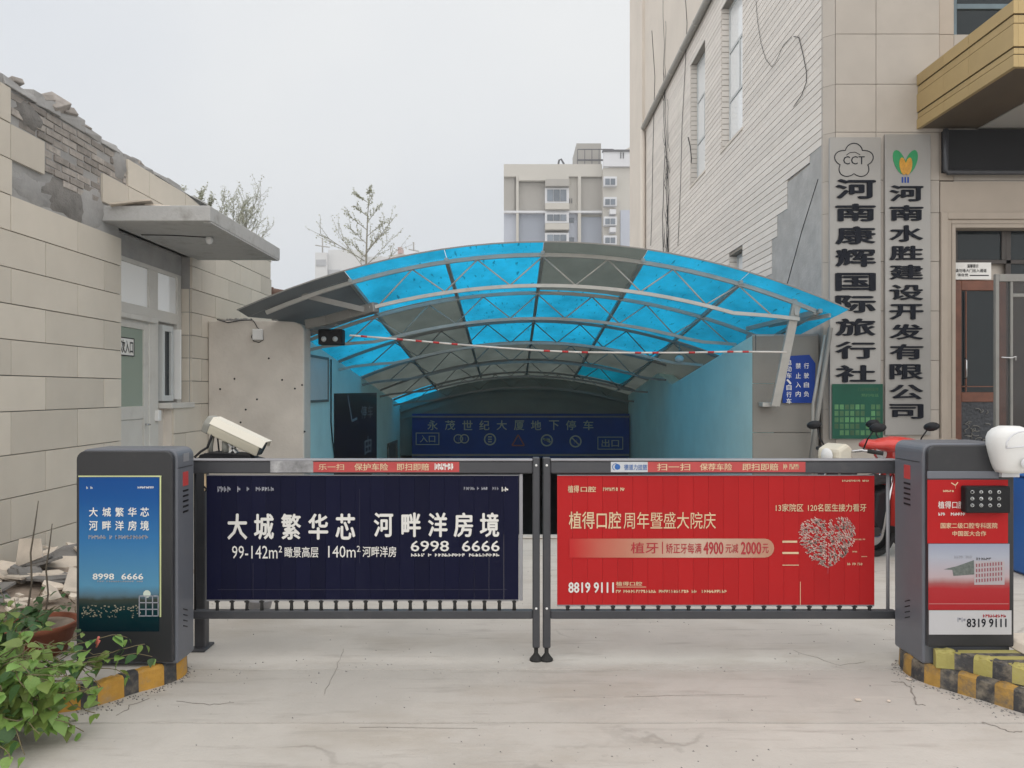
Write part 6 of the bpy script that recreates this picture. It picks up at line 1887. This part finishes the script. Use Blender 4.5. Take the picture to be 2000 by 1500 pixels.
plant('ground_weeds', 'small dark green weeds growing in front of the rubble heap', (-3.0, 4.8, 0), st4, prn, .05, 150, 1, cat='weeds')
for (a, b, lab) in (((75, 978), (52, 1165), 'taller bare brown stem standing in front of the left wall'), ((102, 1023), (86, 1180), 'shorter bare brown stem beside the left machine')):
    y = 4.6; p, q = P(b[0], b[1] + 40, y), P(a[0], a[1], y)
    tag(obj('bare_stem', MB().tube([p, p.lerp(q, .3) + Vector((.01, 0, 0)), p.lerp(q, .55) + Vector((-.015, 0, 0)), p.lerp(q, .8) + Vector((-.005, 0, 0)), q], [.006, .005, .005, .004, .0025], 6), M_trunk), lab, 'stem')
# ------------------------------------------------------------------ scooters behind the right leaf
def scooter(label, X, Y, yaw, mbody, mfront, cover=None):
    t = thing('scooter', label, 'scooter', (X, Y, 0), 'scooters parked behind the right barrier leaf')
    Mx = Matrix.Translation((X, Y, 0)) @ Matrix.Rotation(yaw, 4, 'Z')
    def o(nm, mb, m, bev=0, **k): return obj(nm, mb.xf(Mx), m, t, bev, **k)
    ry = Matrix.Rotation(R(90), 3, 'X')
    for wx in (-.60, .62):
        w_ = o('wheel', MB().lathe([(.17, -.045), (.215, -.04), (.235, 0), (.215, .04), (.17, .045), (.17, -.045)], (wx, 0, .235), 26, M=ry), M_rubber)
        obj('rim', MB().lathe([(.0, -.03), (.05, -.035), (.165, -.02), (.165, .02), (.05, .035), (0, .03)], (wx, 0, .235), 20, M=ry).xf(Mx), M_chrome, w_)
    o('rear_body', MB().prism([(-.88, .62), (-.80, .72), (-.35, .70), (.02, .62), (.08, .35), (.0, .24), (-.30, .28), (-.36, .45), (-.75, .52)], 'y', -.13, .13), mbody, .03, seg=2)
    o('floorboard', MB().prism([(.0, .22), (.45, .22), (.52, .30), (.0, .30)], 'y', -.15, .15), M_rubber, .01)
    o('leg_shield', MB().prism([(.40, .28), (.50, .28), (.50, .60), (.40, .92), (.34, .94), (.38, .62)], 'y', -.19, .19), mbody, .025, seg=2)
    o('front_fender', MB().prism([(.36, .38), (.42, .50), (.62, .53), (.80, .44), (.86, .32), (.82, .32), (.74, .42), (.62, .47), (.48, .44), (.42, .36)], 'y', -.07, .07), mbody, .01)
    o('fork', MB().tube([(.62, -.09, .235), (.44, -.07, .85)], .018, 8).tube([(.62, .09, .235), (.44, .07, .85)], .018, 8), M_chrome)
    o('seat', MB().prism([(-.82, .72), (-.76, .80), (-.45, .81), (-.28, .76), (.02, .74), (.06, .68), (-.35, .70), (-.78, .71)], 'y', -.13, .13), M_rubber, .025, seg=2)
    h_ = o('handlebar', MB().tube([(.24, -.34, 1.0), (.32, -.2, 1.02), (.38, 0, .98), (.32, .2, 1.02), (.24, .34, 1.0)], .013, 8), M_chrome)
    for s in (-1, 1):
        obj('grip', MB().tube([(.24, s * .35, 1.0), (.30, s * .24, 1.015)], .019, 8).xf(Mx), M_rubber, h_)
        mr_ = obj('mirror', MB().tube([(.31, s * .2, 1.02), (.33, s * .26, 1.12), (.30, s * .30, 1.20)], .007, 6).xf(Mx), M_black, h_)
        obj('mirror_head', MB().lathe([(0, .022), (.05, .018), (.075, 0), (.05, -.012), (0, -.014)], (0, 0, 0), 14).xf(Mx @ Matrix.Translation((.30, s * .33, 1.225)) @ Matrix.Rotation(R(70), 4, 'Y') @ Matrix.Diagonal((.62, 1.1, 1, 1))), M_black, h_) if False else None
        mh = MB().lathe([(0, .022), (.05, .018), (.075, 0), (.05, -.012), (0, -.014)], (0, 0, 0), 14).xf(Mx @ Matrix.Translation((.30, s * .34, 1.225)) @ Matrix.Rotation(R(62), 4, 'Y') @ Matrix.Diagonal((.62, 1.15, 1, 1)))
        obj('mirror_glass', mh, M_black, h_)
    o('headlight_cowl', MB().prism([(.34, .92), (.44, .86), (.53, .93), (.52, 1.03), (.40, 1.08), (.33, 1.03)], 'y', -.12, .12), mfront, .03, seg=2)
    o('headlight', MB().lathe([(0, .02), (.05, .015), (.065, 0)], (.535, 0, .97), 16, M=Matrix.Rotation(R(90), 3, 'Y')), M_lampw)
    o('stand', MB().tube([(.02, -.1, .24), (-.06, -.18, .02)], .012, 6), M_steeld)
    o('rack', MB().tube([(-.7, -.1, .74), (-.95, -.08, .78), (-.95, .08, .78), (-.7, .1, .74)], .010, 6), M_chrome)
    return t
scooter('cream fronted scooter nearest the ramp, its mirror showing above the rail', 3.30, 7.15, R(208), M_black, M_scwhite)
scooter('red scooter behind the right barrier machine with an oval black mirror', 3.95, 7.35, R(200), M_scred, M_scred)
cv_ = thing('red_scooter_cover', 'bright red rain cover with green tip draped over the scooter handlebars', 'cover', (3.55, 6.95, .95))
YV = 6.95
vs = []
secs = [(1681, 869, 4), (1692, 868, 10), (1706, 868, 9), (1722, 868, 12), (1738, 868, 15), (1756, 867, 15), (1775, 868, 13), (1795, 870, 10), (1808, 871, 5)]
n = 12
crn = random.Random(2)
for (px, py, h) in secs:
    c = P(px, py, YV); hr = h * YV / F
    for k in range(n):
        a = 2 * math.pi * k / n
        vs.append((c.x, c.y + .16 * (hr / .07) * math.cos(a), c.z + hr * math.sin(a) + crn.uniform(-.006, .006)))
mb = MB()
fs = []
for i in range(len(secs) - 1):
    for k in range(n): fs.append((i * n + k, i * n + (k + 1) % n, (i + 1) * n + (k + 1) % n, (i + 1) * n + k))
fs += [tuple(range(n))[::-1], tuple(range((len(secs) - 1) * n, len(secs) * n))]
mb.add(vs, fs, 0, True); obj('cover', mb, M_scred, cv_)
obj('green_tip', MB().tube([P(1806, 871, YV), P(1822, 867, YV - .05), P(1836, 868, YV), P(1858, 872, YV)], [.025, .035, .02, .01], 10), M_gravel, cv_)
# litter/steps seen behind the left leaf
bx2 = thing('metal_bucket', 'small grey bucket behind the left barrier leaf near the rear post', 'bucket', (PX(508, 6.2), 6.2, .012))
obj('pail', MB().lathe([(0, 0), (.06, 0), (.085, .09), (.09, .10), (.08, .10), (.056, .01), (0, .01)], (PX(508, 5.3), 5.3, .012), 18), M_armtop, bx2)
WO[bx2]
# ------------------------------------------------------------------ haze
hzb = MB().box(-160, 160, -6, 215, -4.6, 50)
hm_ = bpy.data.materials.new('haze'); hm_.use_nodes = True
hn = hm_.node_tree; hn.nodes.remove(hn.nodes['Principled BSDF'])
pv = hn.nodes.new('ShaderNodeVolumePrincipled'); pv.inputs['Color'].default_value = (.92, .94, .96, 1); pv.inputs['Density'].default_value = .0016; pv.inputs['Anisotropy'].default_value = .2
hn.links.new(pv.outputs[0], hn.nodes['Material Output'].inputs['Volume'])
hz_o = obj('haze', hzb, hm_, None, kind='stuff')
flush_text()
